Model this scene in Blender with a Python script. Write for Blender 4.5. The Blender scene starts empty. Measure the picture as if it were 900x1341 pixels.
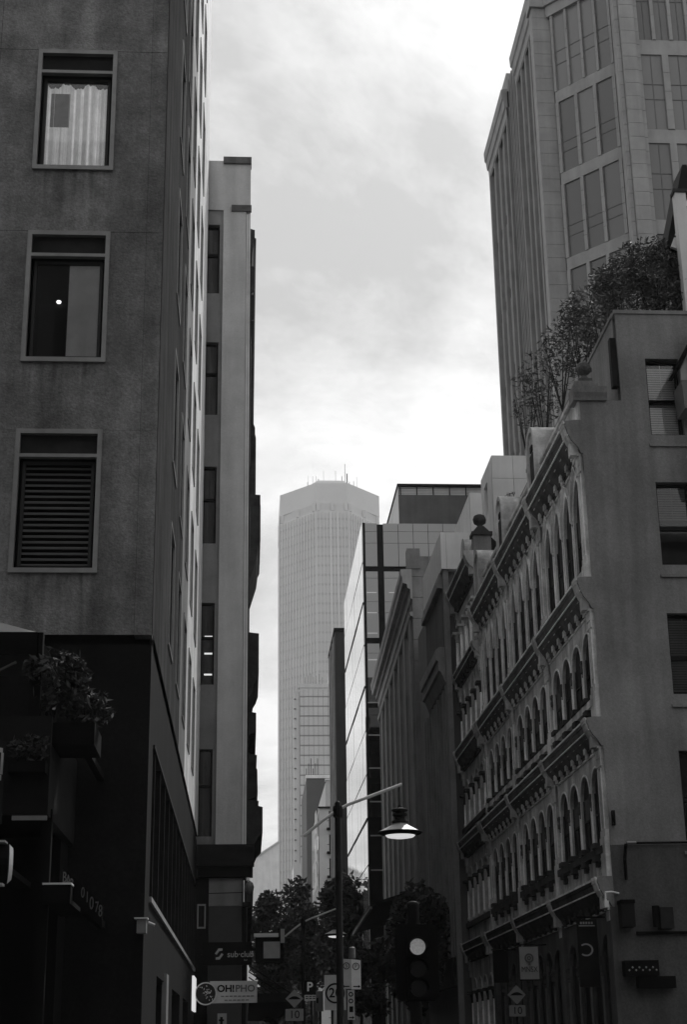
import bpy, bmesh, math, random
from mathutils import Vector, Matrix
random.seed(7)
SC = bpy.context.scene
COL = SC.collection
R = math.radians

# ------------------------------------------------------------------ camera, sky, sun, exposure
cam = bpy.data.cameras.new('camera'); camo = bpy.data.objects.new('camera', cam); COL.objects.link(camo)
cam.sensor_fit = 'VERTICAL'; cam.sensor_height = 36.0; cam.lens = 54.233
cam.clip_start = 0.1; cam.clip_end = 6000
m = Matrix(((0.99808961, -0.00659666, -0.06142974, 0), (-0.0601758, -0.32910101, -0.9423754, 0),
            (-0.01400006, 0.94427168, -0.32886926, 1.65), (0, 0, 0, 1)))
camo.matrix_world = m
SC.camera = camo
SUN_EL, SUN_AZ = R(50), R(24)            # azimuth measured from the street direction (+Y) towards +X
W = bpy.data.worlds.new('World'); SC.world = W; W.use_nodes = True
nt = W.node_tree; nt.nodes.clear()
def N(tree, kind, **kw):
    n = tree.nodes.new(kind)
    for k, v in kw.items(): setattr(n, k, v)
    return n
SKYOFF = (12.5, 4.55, 5)
def build_world():
    t = nt; L = t.links.new
    out = N(t, 'ShaderNodeOutputWorld'); bg = N(t, 'ShaderNodeBackground'); bg.inputs[1].default_value = 0.070
    sky = N(t, 'ShaderNodeTexSky', sky_type='NISHITA', sun_disc=False)
    sky.sun_elevation = SUN_EL; sky.sun_rotation = SUN_AZ; sky.dust_density = 3.0; sky.air_density = 1.0
    bw = N(t, 'ShaderNodeRGBToBW'); L(sky.outputs[0], bw.inputs[0])
    tc = N(t, 'ShaderNodeTexCoord'); sep = N(t, 'ShaderNodeSeparateXYZ'); L(tc.outputs['Generated'], sep.inputs[0])
    add = N(t, 'ShaderNodeMath', operation='ADD'); add.inputs[1].default_value = 0.32; L(sep.outputs[2], add.inputs[0])
    mx = N(t, 'ShaderNodeMath', operation='MAXIMUM'); mx.inputs[1].default_value = 0.05; L(add.outputs[0], mx.inputs[0])
    dx = N(t, 'ShaderNodeMath', operation='DIVIDE'); L(sep.outputs[0], dx.inputs[0]); L(mx.outputs[0], dx.inputs[1])
    dy = N(t, 'ShaderNodeMath', operation='DIVIDE'); L(sep.outputs[1], dy.inputs[0]); L(mx.outputs[0], dy.inputs[1])
    cb = N(t, 'ShaderNodeCombineXYZ'); L(dx.outputs[0], cb.inputs[0]); L(dy.outputs[0], cb.inputs[1])
    mp = N(t, 'ShaderNodeMapping'); mp.inputs['Location'].default_value = SKYOFF; mp.inputs['Scale'].default_value = (1.0, 1.15, 1); L(cb.outputs[0], mp.inputs[0])
    n1 = N(t, 'ShaderNodeTexNoise'); n1.inputs['Scale'].default_value = 2.0; n1.inputs['Detail'].default_value = 8; n1.inputs['Roughness'].default_value = .66; n1.inputs['Distortion'].default_value = .25
    L(mp.outputs[0], n1.inputs['Vector'])
    r1 = N(t, 'ShaderNodeValToRGB'); r1.color_ramp.elements[0].position = .38; r1.color_ramp.elements[1].position = .62
    r1.color_ramp.elements[0].color = (.75, .75, .75, 1); r1.color_ramp.elements[1].color = (1.27, 1.27, 1.27, 1)
    L(n1.outputs[0], r1.inputs[0])
    # veil of cloud: even out the clear-sky gradient
    mixv = N(t, 'ShaderNodeMix', data_type='FLOAT'); mixv.inputs[0].default_value = .72; mixv.inputs[3].default_value = 9.4
    L(bw.outputs[0], mixv.inputs[2])
    mul = N(t, 'ShaderNodeMath', operation='MULTIPLY'); L(mixv.outputs[0], mul.inputs[0]); L(r1.outputs[0], mul.inputs[1])
    L(mul.outputs[0], bg.inputs[0]); L(bg.outputs[0], out.inputs[0])
build_world()
sl = bpy.data.lights.new('sun', 'SUN'); sl.energy = 2.8; sl.angle = R(2.5); sl.color = (1, .995, .985)
so = bpy.data.objects.new('sun', sl); COL.objects.link(so)
sd = Vector((math.sin(SUN_AZ) * math.cos(SUN_EL), math.cos(SUN_AZ) * math.cos(SUN_EL), math.sin(SUN_EL)))
so.rotation_euler = sd.to_track_quat('Z', 'Y').to_euler(); so.location = (30, 60, 120)
SC.view_settings.view_transform = 'Standard'; SC.view_settings.look = 'None'; SC.view_settings.exposure = 0.45; SC.view_settings.gamma = 1
SC.view_settings.use_curve_mapping = False
SC.cycles.max_bounces = 6; SC.cycles.diffuse_bounces = 3; SC.cycles.glossy_bounces = 3; SC.cycles.volume_bounces = 0
SC.cycles.use_denoising = True; SC.cycles.sample_clamp_indirect = 2.0; SC.cycles.caustics_reflective = False; SC.cycles.caustics_refractive = False

# ------------------------------------------------------------------ materials (the photograph is black and white: every colour is a grey)
MATS = {}
def mat(name, v, rough=.8, var=.12, scale=.8, streak=0.0, bump=0.0, bscale=30, metal=0.0, spec=.25, emit=0.0, transm=0.0, grain=0.0, gscale=16):
    if name in MATS: return MATS[name]
    M = bpy.data.materials.new(name); MATS[name] = M; M.use_nodes = True
    t = M.node_tree; L = t.links.new; b = t.nodes['Principled BSDF']
    b.inputs['Roughness'].default_value = rough; b.inputs['Metallic'].default_value = metal
    b.inputs['Specular IOR Level'].default_value = spec
    b.inputs['Base Color'].default_value = (v, v, v, 1)
    if emit: b.inputs['Emission Color'].default_value = (1, 1, 1, 1); b.inputs['Emission Strength'].default_value = emit
    if transm: b.inputs['Transmission Weight'].default_value = transm
    if var or streak:
        g = N(t, 'ShaderNodeNewGeometry')
        n = N(t, 'ShaderNodeTexNoise'); n.inputs['Scale'].default_value = scale; n.inputs['Detail'].default_value = 10; n.inputs['Roughness'].default_value = .65
        L(g.outputs['Position'], n.inputs['Vector'])
        mr = N(t, 'ShaderNodeMapRange'); mr.inputs[1].default_value = .28; mr.inputs[2].default_value = .72
        mr.inputs[3].default_value = v * (1 - 2 * var); mr.inputs[4].default_value = v * (1 + 2 * var)
        L(n.outputs[0], mr.inputs[0]); val = mr.outputs[0]
        if streak:
            mp = N(t, 'ShaderNodeMapping'); mp.inputs['Scale'].default_value = (2.2, 2.2, .16); L(g.outputs['Position'], mp.inputs[0])
            n2 = N(t, 'ShaderNodeTexNoise'); n2.inputs['Scale'].default_value = 1.0; n2.inputs['Detail'].default_value = 6; L(mp.outputs[0], n2.inputs['Vector'])
            m2 = N(t, 'ShaderNodeMapRange'); m2.inputs[1].default_value = .3; m2.inputs[2].default_value = .7; m2.inputs[3].default_value = 1 - streak; m2.inputs[4].default_value = 1 + streak
            L(n2.outputs[0], m2.inputs[0])
            mm = N(t, 'ShaderNodeMath', operation='MULTIPLY'); L(val, mm.inputs[0]); L(m2.outputs[0], mm.inputs[1]); val = mm.outputs[0]
        if grain:
            n4 = N(t, 'ShaderNodeTexNoise'); n4.inputs['Scale'].default_value = gscale; n4.inputs['Detail'].default_value = 4; n4.inputs['Roughness'].default_value = .75; L(g.outputs['Position'], n4.inputs['Vector'])
            m4 = N(t, 'ShaderNodeMapRange'); m4.inputs[1].default_value = .32; m4.inputs[2].default_value = .68; m4.inputs[3].default_value = 1 - grain; m4.inputs[4].default_value = 1 + grain; L(n4.outputs[0], m4.inputs[0])
            m5 = N(t, 'ShaderNodeMath', operation='MULTIPLY'); L(val, m5.inputs[0]); L(m4.outputs[0], m5.inputs[1]); val = m5.outputs[0]
        L(val, b.inputs['Base Color'])
        if bump:
            n3 = N(t, 'ShaderNodeTexNoise'); n3.inputs['Scale'].default_value = bscale; n3.inputs['Detail'].default_value = 5; L(g.outputs['Position'], n3.inputs['Vector'])
            bp = N(t, 'ShaderNodeBump'); bp.inputs['Strength'].default_value = bump; bp.inputs['Distance'].default_value = .02
            L(n3.outputs[0], bp.inputs['Height']); L(bp.outputs[0], b.inputs['Normal'])
    return M
def glass(name, v=.02, rough=.04, wave=.0, spec=.6):
    if name in MATS: return MATS[name]
    M = mat(name, v, rough=rough, var=0, spec=spec)
    t = M.node_tree; b = t.nodes['Principled BSDF']
    if wave:
        g = N(t, 'ShaderNodeNewGeometry'); n = N(t, 'ShaderNodeTexNoise'); n.inputs['Scale'].default_value = .55; n.inputs['Detail'].default_value = 2
        t.links.new(g.outputs['Position'], n.inputs['Vector'])
        bp = N(t, 'ShaderNodeBump'); bp.inputs['Strength'].default_value = wave; bp.inputs['Distance'].default_value = .05
        t.links.new(n.outputs[0], bp.inputs['Height']); t.links.new(bp.outputs[0], b.inputs['Normal'])
    return M
ASPHALT = mat('asphalt', .05, .85, .15, 3, bump=.3)
PAVE = mat('paving_stone', .06, .8, .12, 2)
STONEO = mat('opposite_render', .05, .85, .12, .6, streak=.15, spec=.1)
HOTEL = mat('dark_stucco', .215, .9, .20, .55, streak=.26, bump=.9, bscale=26, grain=.28, spec=.15)
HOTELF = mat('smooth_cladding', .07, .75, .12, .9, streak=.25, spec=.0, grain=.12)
HOTELE = mat('cladding_glancing_light', .82, .4, .14, 1.3, streak=.3, spec=.6)  # glancing light on the far end put into the wall colour
HOTELM = mat('cladding_light_falloff', .17, .6, .14, 1.1, streak=.3, spec=.2)
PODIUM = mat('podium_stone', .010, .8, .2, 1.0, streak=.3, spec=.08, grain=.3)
BLACK = mat('black_paint', .006, .8, .1, 2, spec=.05)
SOOT = mat('sooty_metal', .013, .7, .2, 2, spec=.08)
DIM = mat('dim_stone', .03, .8, .2, 2, spec=.1)
ALU = mat('brushed_aluminium', .29, .42, .10, 3, metal=.3, streak=.1)
GLASS = glass('dark_glass', .012, .06, 0, .45)
OLDGLASS = glass('old_glass', .010, .35, .2, .15)
MIRROR = glass('mirror_glass', .10, .03, .12, spec=1.0)
MIRROR.node_tree.nodes['Principled BSDF'].inputs['Metallic'].default_value = .75
MIRROR.node_tree.nodes['Principled BSDF'].inputs['Base Color'].default_value = (.68, .68, .68, 1)
GREYGLASS = glass('grey_glass', .42, .18, .1)
TOWERGLASS = glass('tower_glass', .15, .2, .1)
CURTAIN = mat('curtain_glow', .88, .95, .14, 3, streak=.3, emit=.11)  # emission gives the cloth a backlit glow, no lamp behind
BLIND = mat('blind_slat', .12, .7, .08, 3)
WHITEBLIND = mat('white_blind', .88, .8, .05, 3)
RENDERB = mat('grey_render', .46, .85, .10, .5, streak=.15, bump=.25, bscale=18, grain=.06, spec=.15)
RENDERB2 = mat('dark_render', .24, .85, .12, .6, streak=.15, grain=.06, spec=.15)
PALEQ = mat('pale_quoin', .62, .6, .08, 1.5)
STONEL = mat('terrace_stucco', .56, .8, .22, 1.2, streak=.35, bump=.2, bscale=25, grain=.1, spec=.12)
STONEP = mat('highlight_moulding', .88, .75, .14, 1.2, streak=.2, grain=.1, spec=.12)  # paleness paints highlights along edges and mouldings
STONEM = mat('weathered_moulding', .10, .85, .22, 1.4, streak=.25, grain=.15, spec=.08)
STONEG = mat('street_shade_stucco', .10, .75, .16, 1.2, streak=.25, grain=.1, spec=.08)  # ground floor stucco darkened, street-level shade put into its colour
STONEC = mat('coping_stone', .2, .85, .2, 1.4, streak=.2, grain=.15, spec=.08)
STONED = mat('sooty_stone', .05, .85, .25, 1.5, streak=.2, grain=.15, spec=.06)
SIDEWALL = mat('side_wall_render', .23, .9, .14, .45, streak=.22, bump=.4, bscale=22, grain=.14, spec=.1)
PIERS = mat('tower_stone', .30, .7, .08, .6, streak=.10, spec=.15)
SLABD = mat('slab_dark', .055, .7, .1, .4, streak=.15, spec=.1)
PIERD = mat('tower_stone_shaded', .21, .7, .1, .6, streak=.12, spec=.12)  # same tower stone, darkened so the street side reads as shaded
TG = [glass('tower_glass_a', .10, .16, .15), glass('tower_glass_b', .13, .2, .15), glass('tower_glass_c', .165, .25, .1)]
PALEP = mat('pale_panel', .8, .6, .06, .4, streak=.08)
MIDP = mat('mid_panel', .62, .65, .07, .4, streak=.08)
DARKP = mat('dark_panel', .13, .7, .1, .4, streak=.1, spec=.1)
STONEJ = mat('brown_stone', .25, .75, .14, .7, streak=.15, grain=.12, spec=.12)
STONEJ2 = mat('brown_stone_trim', .42, .7, .12, .7, streak=.15, spec=.15)
FARC = mat('far_concrete', .58, .7, .06, .05, streak=.05)
FARD = mat('far_dark', .10, .6, .1, .1)
CREAM = mat('cream_render', .60, .8, .06, .3)
WHITE = mat('white_paint', .8, .5, .04, 2)
SIGNW = mat('white_sign', .72, .45, .04, 4)
SIGNG = mat('grey_sign', .42, .5, .06, 4)
BARK = mat('bark', .03, .9, .2, 4, spec=.05)
LEAF = mat('leaf', .04, .55, .35, 1.5, spec=.15)
LEAF2 = mat('pale_leaf', .07, .8, .35, 1.5, spec=.08)
LENS = mat('lamp_lens', .8, .4, 0, emit=.45)
SIGNAL = mat('signal_lens', .4, .4, .2, 40, emit=.10)
BULB = mat('interior_lamp', .8, .4, 0, emit=1.2)
TUBE = mat('lit_tube', .8, .4, 0, emit=.5)
FASCIAGLOW = mat('white_panel_sun_glow', .8, .4, .03, 2, emit=.45)  # emission stands in for sunlight on the white fascia

def stain_hotel():
    t = HOTEL.node_tree; L = t.links.new; b = t.nodes['Principled BSDF']; src = b.inputs['Base Color'].links[0].from_socket
    g = N(t, 'ShaderNodeNewGeometry'); sp = N(t, 'ShaderNodeSeparateXYZ'); L(g.outputs['Position'], sp.inputs[0])
    tot = None
    for zb in (16.42, 12.70, 8.98):                      # rain streaks washed down from each sill
        a = N(t, 'ShaderNodeMapRange'); a.inputs[1].default_value = zb - 1.5; a.inputs[2].default_value = zb; L(sp.outputs[2], a.inputs[0])
        c = N(t, 'ShaderNodeMath', operation='LESS_THAN'); c.inputs[1].default_value = zb; L(sp.outputs[2], c.inputs[0])
        m_ = N(t, 'ShaderNodeMath', operation='MULTIPLY'); L(a.outputs[0], m_.inputs[0]); L(c.outputs[0], m_.inputs[1])
        if tot: s_ = N(t, 'ShaderNodeMath', operation='ADD'); L(tot, s_.inputs[0]); L(m_.outputs[0], s_.inputs[1]); tot = s_.outputs[0]
        else: tot = m_.outputs[0]
    x = N(t, 'ShaderNodeMath', operation='ADD'); x.inputs[1].default_value = 3.15; L(sp.outputs[0], x.inputs[0])
    xa = N(t, 'ShaderNodeMath', operation='ABSOLUTE'); L(x.outputs[0], xa.inputs[0])
    xr = N(t, 'ShaderNodeMapRange'); xr.inputs[1].default_value = .85; xr.inputs[2].default_value = .55; L(xa.outputs[0], xr.inputs[0])
    mp = N(t, 'ShaderNodeMapping'); mp.inputs['Scale'].default_value = (7, 7, .5); L(g.outputs['Position'], mp.inputs[0])
    n = N(t, 'ShaderNodeTexNoise'); n.inputs['Scale'].default_value = 1; n.inputs['Detail'].default_value = 5; L(mp.outputs[0], n.inputs['Vector'])
    nr = N(t, 'ShaderNodeMapRange'); nr.inputs[1].default_value = .40; nr.inputs[2].default_value = .65; L(n.outputs[0], nr.inputs[0])
    p = N(t, 'ShaderNodeMath', operation='MULTIPLY'); L(tot, p.inputs[0]); L(xr.outputs[0], p.inputs[1])
    p2 = N(t, 'ShaderNodeMath', operation='MULTIPLY'); L(p.outputs[0], p2.inputs[0]); L(nr.outputs[0], p2.inputs[1])
    f = N(t, 'ShaderNodeMapRange'); f.inputs[3].default_value = 1; f.inputs[4].default_value = .52; L(p2.outputs[0], f.inputs[0])
    nb = N(t, 'ShaderNodeTexNoise'); nb.inputs['Scale'].default_value = 1.9; nb.inputs['Detail'].default_value = 7; nb.inputs['Roughness'].default_value = .7; L(g.outputs['Position'], nb.inputs['Vector'])
    fb = N(t, 'ShaderNodeMapRange'); fb.inputs[1].default_value = .35; fb.inputs[2].default_value = .7; fb.inputs[3].default_value = .78; fb.inputs[4].default_value = 1.3; L(nb.outputs[0], fb.inputs[0])
    q = N(t, 'ShaderNodeMath', operation='MULTIPLY'); L(f.outputs[0], q.inputs[0]); L(fb.outputs[0], q.inputs[1])
    r = N(t, 'ShaderNodeMath', operation='MULTIPLY'); L(src, r.inputs[0]); L(q.outputs[0], r.inputs[1]); L(r.outputs[0], b.inputs['Base Color'])
stain_hotel()

# ------------------------------------------------------------------ mesh helpers
def ident(a, b, c): return (a, b, c)
def frame(O, U, Nn):                                   # (u along, v up, d inward) -> world
    O, U, Nn = Vector(O), Vector(U).normalized(), Vector(Nn).normalized()
    return lambda u, v, d: tuple(O + U * u + Vector((0, 0, v)) + Nn * d)
class MB:
    def __init__(s, f=None): s.v = []; s.f = []; s.fr = f or ident
    def P(s, *p): s.v.append(s.fr(*p)); return len(s.v) - 1
    def face(s, pts): s.f.append([s.P(*p) for p in pts]); return s
    def box(s, a0, a1, b0, b1, c0, c1):
        i = [s.P(a, b, c) for a in (a0, a1) for b in (b0, b1) for c in (c0, c1)]
        for q in ((0, 1, 3, 2), (4, 6, 7, 5), (0, 4, 5, 1), (2, 3, 7, 6), (0, 2, 6, 4), (1, 5, 7, 3)): s.f.append([i[k] for k in q])
        return s
    def prism(s, poly, c0, c1):                        # polygon in (a,b), extruded along c
        n = len(poly); i = [s.P(a, b, c0) for a, b in poly]; j = [s.P(a, b, c1) for a, b in poly]
        s.f.append(i[::-1]); s.f.append(j)
        for k in range(n): s.f.append([i[k], i[(k + 1) % n], j[(k + 1) % n], j[k]])
        return s
    def run(s, prof, u0, u1):                          # profile of (v,d), extruded along u (cornices)
        n = len(prof); i = [s.P(u0, v, d) for v, d in prof]; j = [s.P(u1, v, d) for v, d in prof]
        s.f.append(i[::-1]); s.f.append(j)
        for k in range(n): s.f.append([i[k], i[(k + 1) % n], j[(k + 1) % n], j[k]])
        return s
    def bar(s, p, q, r, n=8, r2=None):
        p, q = Vector(p), Vector(q); d = (q - p).normalized(); a = d.orthogonal().normalized(); b = d.cross(a); r2 = r if r2 is None else r2
        i = [s.P(*(p + (a * math.cos(t) + b * math.sin(t)) * r)) for t in [2 * math.pi * k / n for k in range(n)]]
        j = [s.P(*(q + (a * math.cos(t) + b * math.sin(t)) * r2)) for t in [2 * math.pi * k / n for k in range(n)]]
        for k in range(n): s.f.append([i[k], i[(k + 1) % n], j[(k + 1) % n], j[k]])
        s.f.append(i[::-1]); s.f.append(j); return s
    def tube(s, pts, r, n=8):
        for p, q in zip(pts, pts[1:]): s.bar(p, q, r, n)
        return s
    def lathe(s, prof, c, n=16):                       # profile (r,z)
        rows = [[s.P(c[0] + r * math.cos(2 * math.pi * k / n), c[1] + r * math.sin(2 * math.pi * k / n), c[2] + z) for k in range(n)] for r, z in prof]
        for a, b in zip(rows, rows[1:]):
            for k in range(n): s.f.append([a[k], a[(k + 1) % n], b[(k + 1) % n], b[k]])
        s.f.append(rows[0][::-1]); s.f.append(rows[-1]); return s
    def mesh(s, name, m, smooth=False):
        me = bpy.data.meshes.new(name); me.from_pydata(s.v, [], s.f); me.materials.append(m)
        if smooth:
            for p in me.polygons: p.use_smooth = True
        me.update(); return me
    def build(s, name, m, parent=None, smooth=False):
        o = bpy.data.objects.new(name, s.mesh(name, m, smooth)); COL.objects.link(o)
        if parent: attach(o, parent)
        return o
def origin(p):                                          # world origin of a parentless-or-nested object without transforms evaluated
    v = Vector(p.location)
    q = p.parent
    while q: v = v + Vector(q.location); q = q.parent
    return v
def attach(o, p):                                       # children keep world position (no rotations used on parents)
    o.parent = p; o.location = Vector(o.location) - origin(p)
    return o
def setp(o, label=None, cat=None, group=None, kind=None):
    if label: o['label'] = label
    if cat: o['category'] = cat
    if group: o['group'] = group
    if kind: o['kind'] = kind
    return o
def thing(name, label, cat, loc=(0, 0, 0), group=None):
    o = bpy.data.objects.new(name, None); COL.objects.link(o); o.location = loc
    o.empty_display_size = .3
    return setp(o, label, cat, group)
def inst(name, me, parent, loc=(0, 0, 0)):              # object on shared mesh data, placed by world offset
    o = bpy.data.objects.new(name, me); COL.objects.link(o); o.location = loc
    return attach(o, parent)
def dup(root, delta, label=None):
    def cp(o, par):
        c = o.copy(); COL.objects.link(c)
        if par: c.parent = par
        for ch in o.children: cp(ch, c)
        return c
    c = cp(root, None); c.location = Vector(root.location) + Vector(delta)
    if label: c['label'] = label
    return c
def text(name, s, size, loc, normal, m, parent, depth=.012, up=(0, 0, 1), sx=1.0, bold=.0):
    cu = bpy.data.curves.new('lettering', 'FONT'); cu.body = s; cu.size = size; cu.align_x = 'CENTER'; cu.align_y = 'CENTER'; cu.extrude = depth; cu.resolution_u = 3; cu.offset = bold * size
    to = bpy.data.objects.new('lettering', cu); COL.objects.link(to)
    dg = bpy.context.evaluated_depsgraph_get(); me = bpy.data.meshes.new_from_object(to.evaluated_get(dg))
    bpy.data.objects.remove(to); z = Vector(normal).normalized(); y = Vector(up); x = y.cross(z)
    me.transform(Matrix.Diagonal((sx, 1, 1, 1)))
    me.transform(Matrix((x, y, z)).transposed().to_4x4()); me.transform(Matrix.Translation(loc))
    me.materials.clear(); me.materials.append(m)
    o = bpy.data.objects.new(name, me); COL.objects.link(o); attach(o, parent); return o
def ring(mb, c, r0, r1, y0, y1, n=24, flat='xz'):       # flat ring facing -Y, or facing -X when flat='yz'
    def q(r, a, y): 
        return (c[0] + r * math.cos(a), y, c[1] + r * math.sin(a)) if flat == 'xz' else (y, c[0] + r * math.cos(a), c[1] + r * math.sin(a))
    for k in range(n):
        a, b = 2 * math.pi * k / n, 2 * math.pi * (k + 1) / n
        mb.face([q(r0, a, y0), q(r1, a, y0), q(r1, b, y0), q(r0, b, y0)])
        mb.face([q(r1, a, y0), q(r1, a, y1), q(r1, b, y1), q(r1, b, y0)])
    return mb
def disc(mb, c, r, y0, y1, n=24):
    i = [mb.P(c[0] + r * math.cos(2 * math.pi * k / n), y0, c[1] + r * math.sin(2 * math.pi * k / n)) for k in range(n)]
    j = [mb.P(c[0] + r * math.cos(2 * math.pi * k / n), y1, c[1] + r * math.sin(2 * math.pi * k / n)) for k in range(n)]
    mb.f.append(i); mb.f.append(j[::-1])
    for k in range(n): mb.f.append([i[k], i[(k + 1) % n], j[(k + 1) % n], j[k]])
    return mb
def wall_holes(mb, u0, u1, v0, v1, holes, depth, d0=0.0):   # rectangular holes (a0,a1,b0,b1) in a wall of thickness depth, reveals included
    us = sorted({u0, u1, *[h[0] for h in holes], *[h[1] for h in holes]}); vs = sorted({v0, v1, *[h[2] for h in holes], *[h[3] for h in holes]})
    for a, b in zip(us, us[1:]):
        for c, d in zip(vs, vs[1:]):
            mu, mv = (a + b) / 2, (c + d) / 2
            if any(h[0] < mu < h[1] and h[2] < mv < h[3] for h in holes): continue
            mb.face([(a, c, d0), (b, c, d0), (b, d, d0), (a, d, d0)])
    for a, b, c, d in holes:
        e = d0 + depth
        mb.face([(a, c, d0), (a, d, d0), (a, d, e), (a, c, e)]); mb.face([(b, c, d0), (b, d, d0), (b, d, e), (b, c, e)])
        mb.face([(a, c, d0), (b, c, d0), (b, c, e), (a, c, e)]); mb.face([(a, d, d0), (b, d, d0), (b, d, e), (a, d, e)])
    return mb
def arch_pts(uc, w, zs, kind, n=10):
    h = w / 2
    if kind == 'round': return [(uc - h * math.cos(math.pi * k / n), zs + h * math.sin(math.pi * k / n)) for k in range(n + 1)]
    r = w * 1.25; a0 = math.acos((r - h) / r); m_ = n // 2      # pointed
    L = [(uc - h + r - r * math.cos(a0 * k / m_), zs + r * math.sin(a0 * k / m_)) for k in range(m_ + 1)]
    return L + [(2 * uc - a, b) for a, b in L[-2::-1]]
def arch_wall(mb, u0, u1, v0, v1, ops, depth):          # ops: (uc,w,z_bottom,z_spring,kind)
    cur = u0
    for uc, w, zb, zs, kind in ops:
        a, b = uc - w / 2, uc + w / 2
        if a > cur: mb.face([(cur, v0, 0), (a, v0, 0), (a, v1, 0), (cur, v1, 0)])
        if zb > v0: mb.face([(a, v0, 0), (b, v0, 0), (b, zb, 0), (a, zb, 0)])
        mb.face([(a, zb, 0), (b, zb, 0), (b, zb, depth), (a, zb, depth)])
        for x in (a, b): mb.face([(x, zb, 0), (x, zs, 0), (x, zs, depth), (x, zb, depth)])
        pts = arch_pts(uc, w, zs, kind)
        for p, q in zip(pts, pts[1:]):
            mb.face([(p[0], p[1], 0), (q[0], q[1], 0), (q[0], v1, 0), (p[0], v1, 0)])
            mb.face([(p[0], p[1], 0), (q[0], q[1], 0), (q[0], q[1], depth), (p[0], p[1], depth)])
        cur = b
    if cur < u1: mb.face([(cur, v0, 0), (u1, v0, 0), (u1, v1, 0), (cur, v1, 0)])
    return mb
def archivolt(mb, uc, w, zb, zs, kind, t, proud, back=0.0):   # moulding round an arched opening
    pts = [(uc - w / 2, zb)] + arch_pts(uc, w, zs, kind) + [(uc + w / 2, zb)]
    k_ = (w / 2 + t) / (w / 2)
    out = [(uc + (a - uc) * k_, zb + (b - zb) if b <= zs else zs + (b - zs) * k_) for a, b in pts]
    for (p, q, P, Q) in zip(pts, pts[1:], out, out[1:]):
        mb.face([(p[0], p[1], -proud), (q[0], q[1], -proud), (Q[0], Q[1], -proud), (P[0], P[1], -proud)])
        mb.face([(P[0], P[1], -proud), (Q[0], Q[1], -proud), (Q[0], Q[1], back), (P[0], P[1], back)])
        mb.face([(p[0], p[1], -proud), (q[0], q[1], -proud), (q[0], q[1], back), (p[0], p[1], back)])
    return mb
def leaves(mb, c, rad, n, size, rng, long=2.2, fill=.55):
    for _ in range(n):
        while True:
            p = Vector((rng.uniform(-1, 1), rng.uniform(-1, 1), rng.uniform(-1, 1)))
            if fill < p.length < 1: break
        p = Vector((p.x * rad[0], p.y * rad[1], p.z * rad[2])) + Vector(c)
        d = Vector((rng.gauss(0, 1), rng.gauss(0, 1), rng.gauss(0, .7))).normalized(); e = d.cross(Vector((rng.gauss(0, 1), rng.gauss(0, 1), rng.gauss(0, 1)))).normalized()
        l, w = size * long * rng.uniform(.6, 1.3) / 2, size * rng.uniform(.6, 1.2) / 2
        mb.face([tuple(p - d * l), tuple(p + e * w), tuple(p + d * l), tuple(p - e * w)])
    return mb
def clear_glass():
    M = bpy.data.materials.new('clear_pane'); M.use_nodes = True; t = M.node_tree; t.nodes.clear(); L = t.links.new
    o = N(t, 'ShaderNodeOutputMaterial'); mx = N(t, 'ShaderNodeMixShader'); tr = N(t, 'ShaderNodeBsdfTransparent'); gl = N(t, 'ShaderNodeBsdfGlossy'); lw = N(t, 'ShaderNodeLayerWeight')
    gl.inputs['Roughness'].default_value = .03; tr.inputs[0].default_value = (.95, .95, .95, 1); lw.inputs[0].default_value = .35
    L(lw.outputs['Fresnel'], mx.inputs[0]); L(tr.outputs[0], mx.inputs[1]); L(gl.outputs[0], mx.inputs[2]); L(mx.outputs[0], o.inputs[0]); return M
CLEAR = clear_glass()

# ------------------------------------------------------------------ ground, road, footpaths, kerbs
def setting():
    setp(MB().box(-900, 900, -250, 1500, -.6, -.15).build('ground', ASPHALT), kind='structure')
    setp(MB().face([(2.4, 22, -.146), (7.6, 22, -.146), (7.6, 300, -.146), (2.4, 300, -.146)]).build('road', ASPHALT), kind='structure')
    setp(MB().face([(-90, 2, -.142), (90, 2, -.142), (90, 19, -.142), (-90, 19, -.142)]).build('cross_street', ASPHALT), kind='structure')
    for i, (a, b) in enumerate(((-1.5, 2.25), (7.75, 12))):
        setp(MB().box(a, b, 19.5, 300, -.15, 0).build('footpath', PAVE), kind='structure')
    for a in (2.25, 7.6): setp(MB().box(a, a + .15, 19.5, 300, -.15, .006).build('kerb', STONED), kind='structure')
    setp(MB().box(-60, -1.5, 19.5, 24.0, -.15, 0).build('footpath', PAVE), kind='structure')
    setp(MB().box(-60, 60, -8, 1.5, -.15, 0).build('footpath', PAVE), kind='structure')
setting()

# ------------------------------------------------------------------ the cross street's other side: unseen blocks added behind the viewer for shade
def shade_blocks():
    for (x0, x1, h, lab) in ((-60, -1.2, 33, 'unseen plain dark block added for shade across the cross street from the hotel'), (9.9, 60, 30, 'unseen plain dark block added for shade across the cross street from the ornate terrace')):
        T = thing('shade_building', lab, 'building', ((x0 + x1) / 2, -8, 0)); F = frame((x0, -2.0, 0), (1, 0, 0), (0, -1, 0)); hs = []
        u = 2.0
        while u < x1 - x0 - 3:
            hs += [(u, u + 1.5, 1.2 + 3.9 * k, 3.6 + 3.9 * k) for k in range(int(h / 3.9) - 0) if 3.6 + 3.9 * k < h - .5]; u += 3.4
        wall_holes(MB(F), 0, x1 - x0, 0, h, hs, .25).build('wall', STONEO, T); MB(F).box(.1, x1 - x0 - .1, 0, h - .1, .26, 14).build('core_wall', SOOT, T)
        MB(F).box(-.1, x1 - x0 + .1, h, h + .5, -.4, .5).build('cornice', STONEO, T)
        wm = MB(F)
        for a in hs: wm.box(a[0], a[1], a[2], a[3], .18, .24)
        setp(wm.build('window', GLASS, T), kind='stuff')
shade_blocks()

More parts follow.
